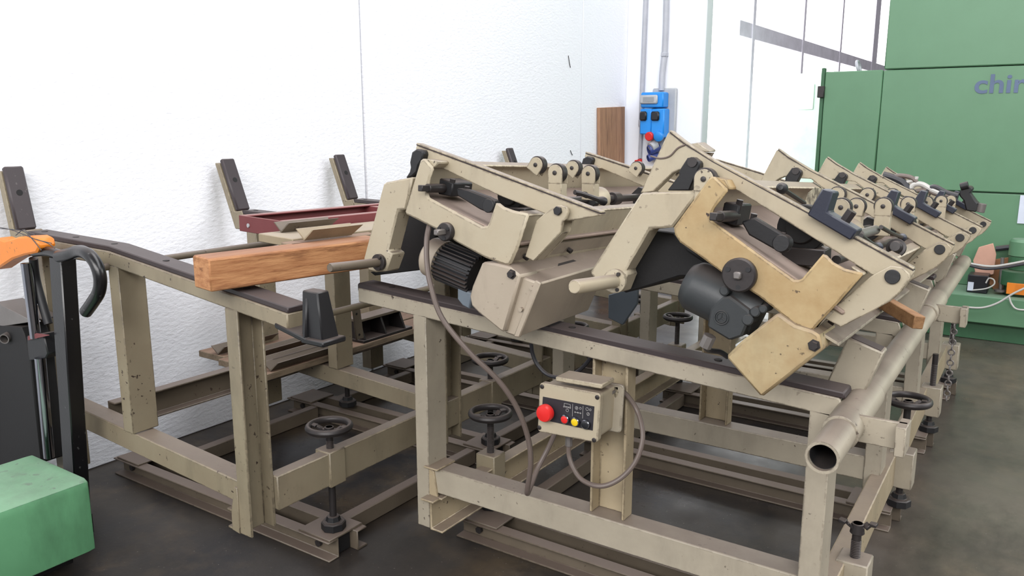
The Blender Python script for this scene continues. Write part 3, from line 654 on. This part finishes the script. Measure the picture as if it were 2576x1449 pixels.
# ================================================================== control box on the near stand
K = lambda x, y: (1000+x/2.8986, 800+y/2.8986)
YK = 1.885
k = lambda x, y, Y=YK: aY(*K(x, y), Y)
f = [k(1035, 470), k(1480, 552), k(1458, 912), k(1018, 828)]
cb = thing('control_box', (f[3]+(f[2]-f[3])*.5), 'beige push-button control box with red emergency stop, hung on the stand post', 'control box')
def rquad(c4, r=.012, n=4):
    out = []
    for i in range(4):
        p, a, b = c4[i], (c4[i-1]-c4[i]).normalized(), (c4[(i+1) % 4]-c4[i]).normalized()
        for j in range(n+1):
            t = j/n; out.append(p+a*r*(1-t)**2+b*r*t**2)
    return out
MB().ext(rquad(f), (0, .022, 0)).build('face_plate', 'unit_beige', cb, .003)
ctr = sum(f, V())/4; ins = [ctr+(p-ctr)*.93+V((0, .022, 0)) for p in f]
MB().ext(rquad(ins), (0, .085, 0)).build('housing', 'unit_beige', cb, .004)
MB().ext(rquad([ctr+(p-ctr)*1.0+V((.02, .10, 0)) for p in f]), (0, .012, 0)).build('back_plate', 'beige', cb, .003)
l0, l1 = k(1150, 462), k(1490, 520)
MB().loft([l0+V((0, .0, 0)), l1, l1+V((0, .075, 0)), l0+V((0, .075, 0))], [p+V((0, 0, .014)) for p in (l0, l1, l1+V((0, .075, 0)), l0+V((0, .075, 0)))]).build('lid', 'unit_beige', cb, .003)
MB().ext([k(1520, 500, YK+.1), k(1610, 500, YK+.1), k(1615, 560, YK+.1), k(1590, 590, YK+.1)], (0, .012, 0)).build('mounting_ear', 'unit_beige', cb, .002)
c = k(1578, 535, YK+.098); MB().cyl(c, c+V((0, -.012, 0)), .006, None, 6).build('bolt', 'steel', cb, 0)
for p in ((1055, 500), (1457, 578), (1434, 890), (1035, 798)):
    c = k(*p); s_ = MB().lathe(c, (0, -1, 0), [(0, .0065), (.002, .0065), (.003, .005)], 12).build('screw', 'dark_steel', cb, 0)
MB().ext([k(1062, 573), k(1436, 645), k(1424, 820), k(1050, 738)], (0, -.0015, 0)).build('legend_plate', 'label_black', cb, 0)
y1 = YK-.0015
c = k(1104, 678); MB().lathe(c, (0, -1, 0), [(0, .017), (.012, .017), (.012, .0245), (.026, .0255), (.032, .022), (.034, .012), (.0345, .001)], 30).build('emergency_stop', 'red_plastic', cb, 0)
for p, m in (((1231, 733), 'red_plastic'), ((1306, 752), 'yellow_plastic'), ((1381, 770), 'black_plastic')):
    c = k(*p); b = MB().lathe(c, (0, -1, 0), [(0, .0135), (.011, .0135), (.0125, .012), (.0125, .0108), (.006, .0108)], 24).build('button_ring', 'chrome_clear', cb, 0)
    MB().lathe(c, (0, -1, 0), [(0, .0106), (.0125, .0106), (.0135, .009), (.0135, .001)], 24).build('button', m, b, 0)
# printed symbols on the legend
sy = MB(); yb = V((0, -.0018, 0))
def bar2(p, q_): sy.beam(k(*p)+yb, k(*q_)+yb, BX(.0009, .0006), (0, -1, 0))
def ring2(p, r): sy.torus(k(*p)+yb, (0, 1, 0), r, .00055, 18, 4)
ring2((1240, 672), .0042); bar2((1212, 640), (1266, 651)); bar2((1218, 620), (1218, 638)); bar2((1218, 620), (1262, 630)); bar2((1262, 630), (1262, 646))
for i in range(4): ring2((1216+15*i, 645+3*i), .0018)
ring2((1308, 655), .0045); ring2((1308, 655), .0018); ring2((1336, 658), .003); bar2((1292, 684), (1342, 694)); bar2((1292, 684), (1300, 680)); bar2((1292, 684), (1300, 690)); bar2((1342, 694), (1334, 688)); bar2((1342, 694), (1334, 698)); ring2((1317, 689), .0016)
ring2((1385, 663), .0042); ring2((1408, 668), .0028); ring2((1392, 699), .0042); bar2((1392, 692), (1392, 706)); bar2((1280, 625), (1277, 715)); bar2((1356, 640), (1352, 730))
sy.build('symbols', 'print_grey', cb, 0)
c = k(1250, 880, YK+.05); MB().cyl(c+V((0, 0, .01)), c+V((0, 0, -.022)), .011, None, 8).build('cable_gland', 'steel', cb, .001)
MB().tube([k(x, y, Y) for x, y, Y in ((1248, 925, YK+.05), (1250, 1000, YK+.05), (1280, 1090, YK+.045), (1340, 1175, YK+.04), (1440, 1222, YK+.03), (1540, 1215, YK+.04), (1650, 1150, YK+.06), (1740, 1040, YK+.08), (1785, 900, YK+.1), (1780, 780, YK+.12), (1740, 660, YK+.14), (1670, 560, YK+.13), (1600, 505, YK+.11))], .0072, 10).build('loop_cable', 'cable', cb, 0)
tag(MB().tube([aY(*p) for p in ((1082, 560, 1.86), (1074, 600, 1.83), (1074, 660, 1.81), (1084, 720, 1.80), (1112, 800, 1.80), (1180, 885, 1.82), (1252, 955, 1.86), (1300, 1025, 1.9), (1328, 1100, 1.93), (1335, 1165, 1.94), (1326, 1238, 1.96), (1334, 1226, 2.0), (1352, 1180, 2.06), (1378, 1130, 2.1), (1396, 1090, 2.14))], .0082, 10).build('power_cable', 'cable', None, 0), 'long grey-brown cable hanging from the left feed unit down over the lower crossbeam', 'cable')
tag(MB().tube([k(x, y, 2.35) for x, y in ((960, 90), (975, 190), (985, 260), (1020, 340), (1090, 410), (1180, 432), (1290, 405), (1370, 340), (1420, 270))], .007, 8).build('sagging_cable', 'cable_black', None, 0), 'thin dark cable sagging under the stand behind the control box', 'cable')

# ================================================================== timber, red frame and loose pieces on the wall-side table
nb = aZ(531, 735, 1.03); wb = .105; hb = .098
dr = (aZ(925, 613, 1.03+hb)-aZ(529, 662, 1.03+hb)); dr.z = 0; dr.normalize(); sd = V((dr.y, -dr.x, 0))
o_ = [nb, nb-sd*wb, nb-sd*wb+V((0, 0, hb)), nb+V((0, 0, hb))]
tag(MB().ext([o_[0], o_[0]+V((0, 0, hb*.92)), o_[3]-sd*.006, o_[2]+sd*.004, o_[2]-V((0, 0, .006)), o_[1]], dr*.62).build('timber_beam', 'timber_orange', None, .004), 'thick orange squared timber beam lying on the table rail', 'timber')
# red ladder frame
zt_, hh = 1.163, .062
A0, A1 = aZ(600, 541, zt_), aZ(948, 511, zt_); dl = (A1-A0); dl.z = 0; dl.normalize(); dt = V((dl.y, -dl.x, 0)); W = .32; LL = 1.5
rf = thing('red_frame', A0+dl*.7+dt*.2-V((0, 0, hh)), 'dark red welded ladder frame laid on top of the wall-side table', 'frame')
u_ = V((0, 0, 1))
def chan(p0, p1, side, name):
    MB().beam(p0-u_*hh/2, p1-u_*hh/2, CH(.042, hh, .006) if side > 0 else flip(CH(.042, hh, .006))).build(name, 'red_oxide', rf, .002)
chan(A0+dl*.006, A0+dl*LL, 1, 'side_rail'); chan(A0+dt*W+dl*.006, A0+dt*W+dl*LL, -1, 'side_rail')
for s_ in (0, .62, 1.2): MB().beam(A0+dl*(s_+.003)-u_*hh/2, A0+dl*(s_+.003)+dt*W-u_*hh/2, BX(.006, hh) if s_ == 0 else BX(.04, hh*.8)).build('cross_rail', 'red_oxide', rf, .002)
c = A0+dt*.07-u_*.035; MB().cyl(c-dl*.004, c+dl*.002, .008, None, 12).build('bolt', 'grey_plastic', rf, 0)
# boards and V profiles
def board(p, dl, L, W, th, mat, label, name='board'):
    dt = V((dl.y, -dl.x, 0)); L1 = p+dl*L
    return tag(MB().ext([p, p+dt*W, p+dt*(W-.01)+dl*L, p+dl*(L+.02)], (0, 0, -th)).build(name, mat, None, .003), label, 'board')
bz = 1.132
board(aZ(649, 587, bz), dl, .78, .215, .03, 'board_old', 'grey weathered board lying beside the red frame, nearest the wall')
board(aZ(704, 609, bz-.004)+dt*.004, dl, .34, .07, .03, 'rough_board', 'narrow pale board between the red frame and the orange timber')
tag(MB().box((-2.36, 2.50, 1.068), (-2.02, 2.565, bz-.031)).build('packing_block', 'rough_board', None, .003), 'short wooden packing block under the boards on the table rail', 'block')
def vprofile(tipc, dl, L, leg, label, mat='beige_dark', op=.75, z0=None):
    dt = V((dl.y, -dl.x, 0)); p = V(tipc); a = V((0, 0, leg*math.cos(op))); b = dt*leg*math.sin(op); th = .006
    v = [p, p+a-b, p+a-b+dt*th*1.2, p+u_*th*1.4, p+a+b-dt*th*1.2, p+a+b]
    n = MB(); e = dl*L; sh = dl*leg*.5
    n.loft([v[0], v[1]-sh*.3, v[2]-sh*.3, v[3]], [q_+e+(sh*.8 if i in (1, 2) else V()) for i, q_ in enumerate(v[:4])]).loft([v[0], v[3], v[4]+sh*.5, v[5]+sh*.5], [v[0]+e, v[3]+e, v[4]+e+sh, v[5]+e+sh])
    return tag(n.build('angle_profile', mat, None, .001), label, 'profile', 'loose angle profiles')
vprofile(aZ(707, 586, bz), dl, .20, .05, 'beige angle profile on the grey board over the red frame, nearer the wall')
vprofile(aZ(765, 606, bz), dl, .19, .052, 'dusty angle profile on the pale board just behind the orange timber', 'board_old')
# lower shelf of loose planks
zs = .464; dy_ = V((0, 1, 0))
for i, (x0, w_, y0, lab) in enumerate(((-3.30, .19, 2.24, 'rear plank of the low shelf between the table legs, nearest the wall'), (-3.10, .19, 2.20, 'middle plank of the low shelf between the table legs'), (-2.90, .17, 2.13, 'front plank of the low shelf between the table legs'))):
    board(V((x0, y0, zs)), dy_, 1.5-.1*i, w_, .03, 'rough_board', lab, 'shelf_plank')
for px_, py_, L, lab in ((548, 893, .30, 'angle profile on the low shelf, leftmost of the four'), (640, 905, .42, 'angle profile on the low shelf, second from the left'), (668, 925, .46, 'angle profile on the low shelf, third from the left'), (680, 935, .36, 'angle profile on the low shelf, nearest to the front')):
    p_ = aZ(px_, py_, zs+.001); vprofile(p_, dy_, L, .055, lab, 'beige_dark')
# ribbed bracket on the shelf
xb_ = -2.74; b0, b1 = aX(915, 850, xb_), aX(1038, 815, xb_)
rb = thing('ribbed_bracket', (xb_, (b0.y+b1.y)/2, zs), 'dark ribbed steel bracket standing on the low shelf behind the table post', 'bracket')
MB().box((xb_-.12, b0.y, zs), (xb_+.0, b1.y, zs+.014)).build('base_plate', 'dark_steel', rb, .002)
MB().box((xb_-.12, b0.y, zs+.10), (xb_-.03, b1.y-.05, zs+.114)).build('top_plate', 'beige_dark', rb, .002)
MB().box((xb_-.122, b0.y, zs+.014), (xb_-.11, b1.y, zs+.1)).build('back_plate', 'dark_steel', rb, .002)
for y in (b0.y+.01, (b0.y+b1.y)/2-.02, b1.y-.06):
    MB().loft([V((xb_-.11, y, zs+.014)), V((xb_-.004, y, zs+.014)), V((xb_-.04, y, zs+.1)), V((xb_-.11, y, zs+.1))], [V((xb_-.11, y+.012, zs+.014)), V((xb_-.004, y+.012, zs+.014)), V((xb_-.04, y+.012, zs+.1)), V((xb_-.11, y+.012, zs+.1))]).build('rib', 'dark_steel', rb, .001)
pl = MB().ext([aX(x, y, -2.68) for x, y in ((886, 768), (905, 762), (916, 850), (897, 856))], (-.008, 0, 0)).build('drilled_plate', 'beige_dark', None, .002)
tag(pl, 'narrow drilled beige plate leaning against the ribbed bracket', 'plate')
for p in ((897, 790), (904, 842)):
    c = aX(*p, -2.68); MB().cyl(c+V((-.002, 0, 0)), c+V((.0008, 0, 0)), .006, None, 12).build('hole', 'black_and_shade', pl, 0)
# wooden stick on the stand
a, b = aY(2236, 768, 2.42), aY(2312, 812, 2.30)
tag(MB().beam(a-(b-a)*.2, b, BX(.035, .03), (0, 1, 0)).build('wooden_stick', 'stick_wood', None, .002), 'short brown wooden stick wedged under the right feed unit above the pipe', 'stick')
# guard plate hanging below the units
tag(MB().ext([aY(x, y, 3.45) for x, y in ((1530, 742), (1604, 722), (1602, 765), (1566, 818), (1530, 800))], (0, .02, 0)).build('guard_plate', 'slate', None, .003), 'grey-blue sheet metal guard hanging below the feed units', 'guard')

# ================================================================== hand stacker and green housing at the left edge
YS = 1.40
h_ = lambda x, y, Y=YS: aY(x, y, Y)
hs = thing('hand_stacker', (h_(150, 1100).x, YS, 0), 'black hand stacker with orange head and chrome lift rod beside the table', 'stacker')
t0, b0 = h_(122, 645), h_(157, 1165); w_ = h_(151, 645).x-t0.x
bz_ = .07; b0 = t0+(b0-t0)*((t0.z-bz_)/(t0.z-b0.z))
MB().loft([t0, t0+V((w_, 0, 0)), t0+V((w_, .055, 0)), t0+V((0, .055, 0))], [b0, b0+V((w_, 0, 0)), b0+V((w_, .055, 0)), b0+V((0, .055, 0))]).build('mast', 'gloss_black', hs, .004)
MB().box((b0.x-.2, YS-.005, .0), (b0.x+w_, YS+.06, bz_+.01)).build('base_foot', 'gloss_black', hs, .004)
MB().tube([h_(86, 634), h_(120, 632), h_(152, 641)], .017, 12).build('crossbar', 'gloss_black', hs, 0)
MB().tube([h_(148, 645, YS-.01), h_(172, 640, YS-.01), h_(198, 632, YS-.01), h_(222, 640, YS-.02), h_(242, 665, YS-.02), h_(252, 700, YS-.02), h_(249, 733, YS-.02), h_(234, 760, YS-.02), h_(216, 785, YS-.02)], .0205, 14).build('handle_grip', 'gloss_black', hs, 0)
MB().tube([h_(84, 650, YS+.02), h_(90, 700, YS+.03), h_(104, 755, YS+.03), h_(122, 815, YS+.03)], .015, 12).build('handle_grip', 'black', hs, 0)
MB().cyl(h_(66, 662), h_(90, 850), .0185).build('lift_rod', 'chrome_clear', hs, 0)
MB().cyl(h_(101, 900, YS), h_(124, 1150), .019).build('lift_rod', 'chrome_clear', hs, 0)
MB().cyl(h_(80, 900, YS+.03), h_(106, 1150, YS+.03), .016).build('lift_rod', 'orange', hs, 0)
MB().ext([h_(66, 845), h_(108, 838), h_(120, 890), h_(114, 902), h_(72, 908)], (0, .06, 0)).build('rod_collar', 'black', hs, .004)
MB().loft([h_(70, 846, YS-.01), h_(92, 838, YS-.01), h_(92, 850, YS-.01), h_(70, 856, YS-.01)], [h_(122, 842, YS-.012), h_(124, 842, YS-.012), h_(124, 844, YS-.012), h_(122, 844, YS-.012)]).build('release_lever', 'red_oxide', hs, 0)
MB().ext([h_(-12, 640, YS-.03), h_(-12, 598, YS-.03), h_(10, 606, YS-.03), h_(45, 596, YS-.03), h_(78, 595, YS-.03), h_(92, 602, YS-.03), h_(97, 622, YS-.03), h_(90, 636, YS-.03), h_(60, 642, YS-.03), h_(30, 652, YS-.03), h_(10, 665, YS-.03), h_(-12, 680, YS-.03)], (0, .06, 0)).build('head', 'orange', hs, .006)
MB().ext([h_(-12, 815), h_(52, 822), h_(60, 842), h_(75, 900), h_(104, 1165), h_(-12, 1185)], (0, .09, 0)).build('side_panel', 'black_and_shade', hs, .004)
MB().loft([h_(-12, 760), h_(78, 806), h_(78, 810), h_(-12, 824)], [p+V((0, .1, 0)) for p in (h_(-12, 760), h_(78, 806), h_(78, 810), h_(-12, 824))]).build('top_plate', 'steel', hs, .002)
c = h_(10, 853, YS-.02); MB().pipe(c, c+V((-.1, .16, .02)), .019, .015).build('hydraulic_pipe', 'steel', hs, 0)
tw = MB()
for pts in (((-40, 566), (20, 576), (60, 590), (90, 602), (130, 612)), ((-30, 574), (30, 577), (62, 583), (80, 600), (104, 630)), ((40, 592), (58, 578), (70, 584), (88, 590)), ((92, 602), (120, 612), (138, 624))):
    tw.tube([h_(x, y, YS-.035) for x, y in pts], .0016, 5)
tag(tw.build('tie_wire', 'cable_black', None, 0), 'twisted black wire tied over the orange stacker head', 'wire')
# green housing
c0 = aZ(247, 1380, .09); zT = None
lo_, hi_ = .1, .8
for _ in range(40):
    m_ = (lo_+hi_)/2; d_ = V((c0.x, c0.y, m_))-CP; y_ = 724.5-FPX*d_.dot(CU)/d_.dot(CF)
    if y_ > 1206: lo_ = m_
    else: hi_ = m_
zT = m_; xL = aZ(110, 1134, zT).x
gh = thing('green_housing', ((c0.x+xL)/2, c0.y-.4, 0), 'scuffed light green rounded metal housing in the lower left corner', 'housing')
sec = [(c0.x, .09), (c0.x, zT-.03), (c0.x-.012, zT-.008), (c0.x-.035, zT), (xL, zT), (xL, .09)]
yE = c0.y
def row(y, ins, dx=0): return [V((min(x, c0.x-ins) if x > (c0.x+xL)/2 else x, y, z if z < .2 else z-ins*.2)) for x, z in sec]
g_ = MB(); R_ = [row(yE-1.4, 0), row(yE-.03, 0), row(yE-.008, .005), row(yE, .02)]
n6 = len(sec); vs = [p for r_ in R_ for p in r_]
fs = [(i*n6+j, i*n6+(j+1) % n6, (i+1)*n6+(j+1) % n6, (i+1)*n6+j) for i in range(3) for j in range(n6)]+[tuple(range(n6)), tuple(range(3*n6, 4*n6))[::-1]]
g_.add(vs, fs).build('shell', 'green_box', gh, .004)
for y in (yE-.16, yE-1.0): MB().lathe((c0.x-.16, y, .05), (1, 0, 0), [(0, .012), (0, .044), (.008, .05), (.045, .05), (.053, .044), (.053, .012)], 24).build('wheel', 'black', gh, .001)
MB().box((xL+.05, yE-1.3, .05), (c0.x-.05, yE-.06, .1)).build('underframe', 'black_and_shade', gh, .003)

# ================================================================== wall items
PF = PY
w_ = lambda x, y, Y=PF: aY(x, y, Y)
cdt = MB().cyl(w_(1626, -40, PF-.02), w_(1612, 320, PF-.02), .022, None, 14).cyl(w_(1613, 315, PF-.02), w_(1610, 398, PF-.02), .017, None, 14)
co = tag(cdt.build('conduit', 'conduit', None, 0), 'pale conduit pipe running straight down the white pier with a small red valve', 'conduit')
MB().cyl(w_(1614, 302, PF-.02), w_(1613, 316, PF-.02), .028, None, 14).build('coupling', 'conduit', co, .002)
c = w_(1610, 400, PF-.02); MB().cyl(c, c+V((0, 0, -.05)), .02).cyl(c+V((-.05, 0, -.02)), c+V((0, 0, -.01)), .008).build('valve', 'red_plastic', co, 0)
co2 = tag(MB().tube([w_(1677, -40, PF-.025), w_(1675, 60, PF-.025), w_(1672, 130, PF-.025), w_(1670, 150, PF-.03), w_(1666, 185, PF-.04), w_(1664, 228, PF-.05)], .026, 14).build('conduit', 'conduit', None, 0), 'grey conduit pipe bending down into the blue socket panel', 'conduit')
MB().box(w_(1662, 142, PF-.06), w_(1682, 133, PF)).build('clamp', 'conduit', co2, .003)
sp = thing('socket_panel', w_(1665, 400), 'blue and grey industrial socket panel on the white pier', 'socket panel')
wb_ = lambda x0, y0, x1, y1, ya, yb, name, mat, par=sp, bev=.01: MB().box(V((w_(x0, y0, PF).x, PF-ya, w_(x0, y0, PF).z)), V((w_(x1, y1, PF).x, PF-yb, w_(x1, y1, PF).z))).build(name, mat, par, bev)
wb_(1646, 223, 1699, 405, .04, .0, 'back_plate', 'grey_plastic')
bb = wb_(1631, 234, 1686, 271, .16, .04, 'breaker_box', 'blue_plastic')
wb_(1631, 241, 1674, 262, .185, .16, 'window_cover', 'grey_plastic', bb)
wb_(1640, 246, 1666, 257, .19, .184, 'window_pane', 'clear_glass', bb, .002)
for x0, x1, yb2 in ((1629, 1656, 338), (1657, 1687, 346)):
    sb = wb_(x0, 274, x1, yb2, .16, .04, 'socket_unit', 'blue_plastic')
    wb_(x0+1, 281, x1-9, 304, .185, .16, 'switch_flap', 'black_plastic', sb, .012)
for x, y, r, m in ((1637, 341, .040, 'red_plastic'), (1660, 341, .045, 'blue_plastic')):
    c = w_(x, y, PF-.14); MB().lathe(c+V((0, .02, 0)), (0, -1, -.15), [(0, r*.8), (.03, r), (.06, r), (.066, r*.8), (.066, .001)], 22).build('socket_cap', m, sp, .002)
c = w_(1650, 362, PF-.1); MB().cyl(c, c+V((-.03, -.05, -.03)), .045, None, 18).build('plug_collar', 'grey_plastic', sp, .004)
for x, y, r in ((1641, 376, .05), (1639, 396, .035)):
    c = w_(x, y, PF-.12); MB().lathe(c+V((.05, .05, .02)), (-1, -1, -.4), [(0, r*.6), (.03, r*.8), (.1, r), (.11, r*.9), (.11, r*.75), (.06, r*.7), (.06, .001)], 20).build('plug', 'navy_plastic', sp, .002)
P_ = [aX(1508, 271, WX+.03), aX(1572, 271, WX+.03)]
tag(MB().ext([V((WX+.003, P_[0].y, P_[0].z)), V((WX+.003, P_[1].y, P_[1].z+.01)), V((WX+.05, P_[1].y-.02, 0)), V((WX+.05, P_[0].y+.03, 0))], (.028, 0, 0)).build('leaning_plank', 'plank_brown', None, .003), 'wide brown wooden plank leaning upright against the wall beside the pier', 'plank')
for x, y, y2 in ((1432, 140, 170), (1437, 378, 390)):
    tag(MB().tube([aX(x-2, y, WX+.004), aX(x, (y+y2)/2, WX+.008), aX(x+3, y2, WX+.004)], .003, 5).build('wall_hook', 'dark_steel', None, 0), 'small bent wire %s on the white wall left of the plank' % ('high up' if y < 200 else 'low down'), 'hook')

# ================================================================== green machining centre at the back
YG = 6.9
G = lambda x, y, Y=YG: aY(x, y, Y)
mc = thing('machining_centre', (.4, YG+.8, 0), 'large green machine cabinet with blue lettering standing at the back of the hall', 'machine')
xl_, xs_, xu_ = G(2068, 300).x, G(2212, 300).x, G(2231, 90).x
z1, z2, zu = G(2150, 178).z, G(2510, 486).z, 3.7
tz = aY(2500, 748, 6.5).z; XR = 2.6
MB().box((xl_+.03, YG+.03, .1), (XR, YG+1.9, z1-.01)).build('body', 'green_dark', mc, .004)
MB().box((xl_, YG, z2+.006), (xs_-.002, YG+.04, z1)).build('front_panel', 'green_machine', mc, .008)
MB().box((xs_+.002, YG, z2+.006), (XR, YG+.04, z1-.004)).build('front_panel', 'green_machine', mc, .006)
MB().box((xu_, YG, z1+.002), (XR, YG+1.8, zu)).build('upper_housing', 'green_machine', mc, .008)
MB().box((xl_, YG+.004, tz), (XR, YG+.04, z2-.004)).build('lower_panel', 'green_machine', mc, .006)
MB().box((xl_-.03, YG-.002, .2), (xl_-.004, YG+.05, z1+.03)).build('door_post', 'green_dark', mc, .004)
MB().box((xl_-.045, YG-.03, z1-.20), (xl_+.005, YG+.01, z1-.11)).build('hinge', 'dark_steel', mc, .004)
tx = aY(2395, 800, 6.5).x-.25
tr = MB().box((tx, 6.5, aY(2500, 818, 6.5).z), (XR, YG+.02, tz)).build('base_tray', 'green_machine', mc, .008)
MB().box((tx+.02, 6.56, .0), (XR-.02, YG+.1, aY(2500, 818, 6.5).z)).build('plinth', 'green_dark', mc, .004)
c = G(2160, 165, YG+.1); MB().torus(c+V((0, 0, -.01)), (1, 0, .3), .045, .012, 20, 8).build('lifting_eye', 'conduit', mc, 0)
tc = bpy.data.curves.new('lettering', 'FONT'); tc.body = 'chiro'; tc.size = .34; tc.extrude = .002; tc.offset = .006
to = bpy.data.objects.new('tmp_lettering', tc); COL.objects.link(to)
bpy.context.view_layer.update()
me = bpy.data.meshes.new_from_object(to.evaluated_get(bpy.context.evaluated_depsgraph_get())); bpy.data.objects.remove(to)
lw = me.vertices; a, b = G(2450, 236), G(2450, 188)
lh = max(v.co.y for v in lw)-min(v.co.y for v in lw); x0 = min(v.co.x for v in lw); y0 = min(v.co.y for v in lw); sc_ = (b.z-a.z)/lh
lt = MB(); lt.v = [V((a.x+(v.co.x-x0)*sc_*1.12, YG-.003+v.co.z*.5, a.z+(v.co.y-y0)*sc_)) for v in lw]; lt.f = [tuple(p.vertices) for p in me.polygons]
lt.build('lettering', 'logo_blue', mc, 0)
MB().box((G(2566, 500).x, YG-.004, G(2566, 562).z), (G(2590, 490).x, YG, G(2572, 491).z)).build('notice_sheet', 'paper', mc, 0)
# things on the tray
T = lambda x, y, Y=6.72: aY(x, y, Y)
pb = T(2562, 700, 6.7); pm = thing('coolant_pump', (pb.x, pb.y, tz), 'green round pump column on the machine tray at the right edge', 'pump')
zp = T(2562, 600, 6.7).z
MB().cyl((pb.x, pb.y, tz), (pb.x, pb.y, tz+.07), .085, None, 28).build('pump_base', 'green_dark', pm, .004)
MB().cyl((pb.x, pb.y, tz+.07), (pb.x, pb.y, tz+.18), .12, None, 28).build('flange', 'green_dark', pm, .008)
MB().cyl((pb.x, pb.y, tz+.18), (pb.x, pb.y, zp-.12), .075, None, 24).build('column', 'green_dark', pm, .004)
MB().lathe((pb.x, pb.y, zp-.12), (0, 0, 1), [(0, .08), (.1, .08), (.12, .065), (.12, .001)], 24).build('cap', 'green_machine', pm, .003)
MB().box((pb.x-.06, pb.y-.125, tz+.02), (pb.x+.1, pb.y-.08, tz+.1)).build('warning_plate', 'orange', pm, .003)
q0, q1 = T(2430, 738, 6.6), T(2488, 695, 6.6)
db = tag(MB().box((q0.x, 6.6, tz), (q1.x, 6.75, q1.z)).build('junction_box', 'black_plastic', None, .006), 'small black junction box with white label on the green machine tray', 'box')
l_ = T(2433, 730, 6.6); MB().box((l_.x, 6.597, l_.z), (T(2450, 710, 6.6).x, 6.6, T(2450, 710, 6.6).z)).build('label_plate', 'paper', db, 0)
ct = MB().ext([T(2478, 700, 6.82), T(2484, 655, 6.82), T(2580, 642, 6.82), T(2580, 730, 6.82), T(2500, 730, 6.82)], (0, .02, 0)).build('brown_sheet', 'cardboard', None, .003)
tag(ct, 'rust brown sheet standing at the back of the machine tray', 'sheet')
tag(MB().ext([T(2448, 655, 6.78), T(2462, 622, 6.78), T(2498, 612, 6.78), T(2506, 640, 6.78), T(2500, 690, 6.78), T(2455, 700, 6.78)], (0, .02, 0)).build('pink_board', 'pink_board', None, .003), 'pale pink board leaning on the green machine beside the stand', 'board')
MBp = MB().cyl(T(2517, 728, 6.65), T(2522, 648, 6.65), .012, None, 10).cyl(T(2517, 730, 6.65)+V((0, 0, -.01)), T(2517, 728, 6.65), .04, None, 14)
tag(MBp.build('support_rod', 'steel', None, .001), 'thin steel rod standing on the machine tray by the pump', 'rod')
for i, (pts, r, m, lab) in enumerate((
    (((2440, 668), (2480, 676), (2530, 672), (2576, 664), (2620, 660)), .010, 'cable_black', 'black hose running level above the machine tray'),
    (((2436, 662), (2490, 670), (2540, 664), (2600, 652)), .008, 'cable_white', 'pale hose running beside the black one above the tray'),
    (((2424, 772), (2470, 774), (2510, 762), (2550, 738), (2600, 715)), .007, 'cable_white', 'pale cable drooping across the front of the green machine base'),
    (((2446, 730), (2480, 726), (2500, 716), (2500, 704), (2488, 700), (2480, 712)), .005, 'cable_white', 'thin white cable looping out of the black junction box'),
    (((2538, 745), (2545, 765), (2560, 778), (2600, 780)), .006, 'cable_white', 'short pale cable hanging off the tray edge below the pump'),
    (((2505, 626), (2540, 622), (2580, 618)), .02, 'cable_black', 'thick black hose along the back of the machine tray'))):
    Yh = 6.46 if i in (2, 4) else 6.57 if i == 3 else 6.53 if i != 5 else 6.86
    tag(MB().tube([aY(x, y, Yh) for x, y in pts], r, 8).build('hose', m, None, 0), lab, 'hose')
# cabinet beyond, window glare put into its pale colour
pc = tag(MB().box((aY(1972, 300, 9.2).x, 9.2, 0), (aY(2074, 300, 9.2).x+.3, 10.4, aY(2040, 184, 9.2).z)).build('glare_cabinet', 'glare_green', None, .01), 'green cabinet behind the green machine, pale with painted-in window glare', 'cabinet')
a, b = aY(2008, 276, 9.2), aY(2050, 212, 9.2); MB().box((a.x, 9.19, a.z), (b.x, 9.2, b.z)).build('cabinet_door', 'glare_green', pc, .003)

# ================================================================== hoses, clamp and chain at the far end of the units
for pts, r, m, lab in ((((2222, 440), (2245, 446), (2270, 458), (2285, 478), (2290, 492)), .020, 'cable_black', 'thick dark hose curling over the far end of the right feed unit'),
    (((2240, 448), (2262, 442), (2290, 446), (2306, 458)), .013, 'cable', 'grey hose arched behind the dark one on the right feed unit'),
    (((2290, 475), (2300, 464), (2320, 464), (2345, 478), (2375, 490)), .015, 'cable_white', 'pale hose looped in the heap on the right feed unit'),
    (((2300, 482), (2330, 478), (2355, 488), (2395, 492)), .012, 'cable', 'brown grey hose lying flat in the heap on the right feed unit'),
    (((2262, 462), (2290, 456), (2304, 450), (2306, 444)), .010, 'cable_white', 'short pale hose end sticking up from the heap'),
    (((2330, 482), (2350, 470), (2380, 484), (2410, 492)), .014, 'cable_black', 'black hose at the right of the heap')):
    tag(MB().tube([aY(x, y, 4.95) for x, y in pts], r, 10).build('hose', m, None, 0), lab, 'hose')
cl = thing('cast_clamp', aY(2450, 528, 4.95), 'black cast clamp with round cap on the far end of the right feed unit', 'clamp')
Q = lambda x, y, Y=4.95: aY(x, y, Y)
MB().ext([Q(2412, 488), Q(2418, 472), (Q(2440, 468)), Q(2448, 476), Q(2440, 486), Q(2456, 508), Q(2470, 520), Q(2455, 534), Q(2430, 530), Q(2424, 505), Q(2415, 495)], (0, .09, 0)).build('clamp_body', 'black', cl, .006)
MB().cyl(Q(2416, 470), Q(2436, 465), .02, .02).build('cap', 'black', cl, .002)
MB().cyl(Q(2466, 534), Q(2472, 512), .02).build('clamp_screw', 'steel', cl, .002)
chx = MB()
p0 = aX(2402, 808, -.30)
for i in range(16):
    chx.torus(p0+V((0, 0, -.021*i)), (1, 0, 0) if i % 2 else (0, 1, 0), .011, .003, 12, 6)
tag(chx.build('chain', 'steel', None, 0), 'short steel chain hanging at the right side of the stand', 'chain')
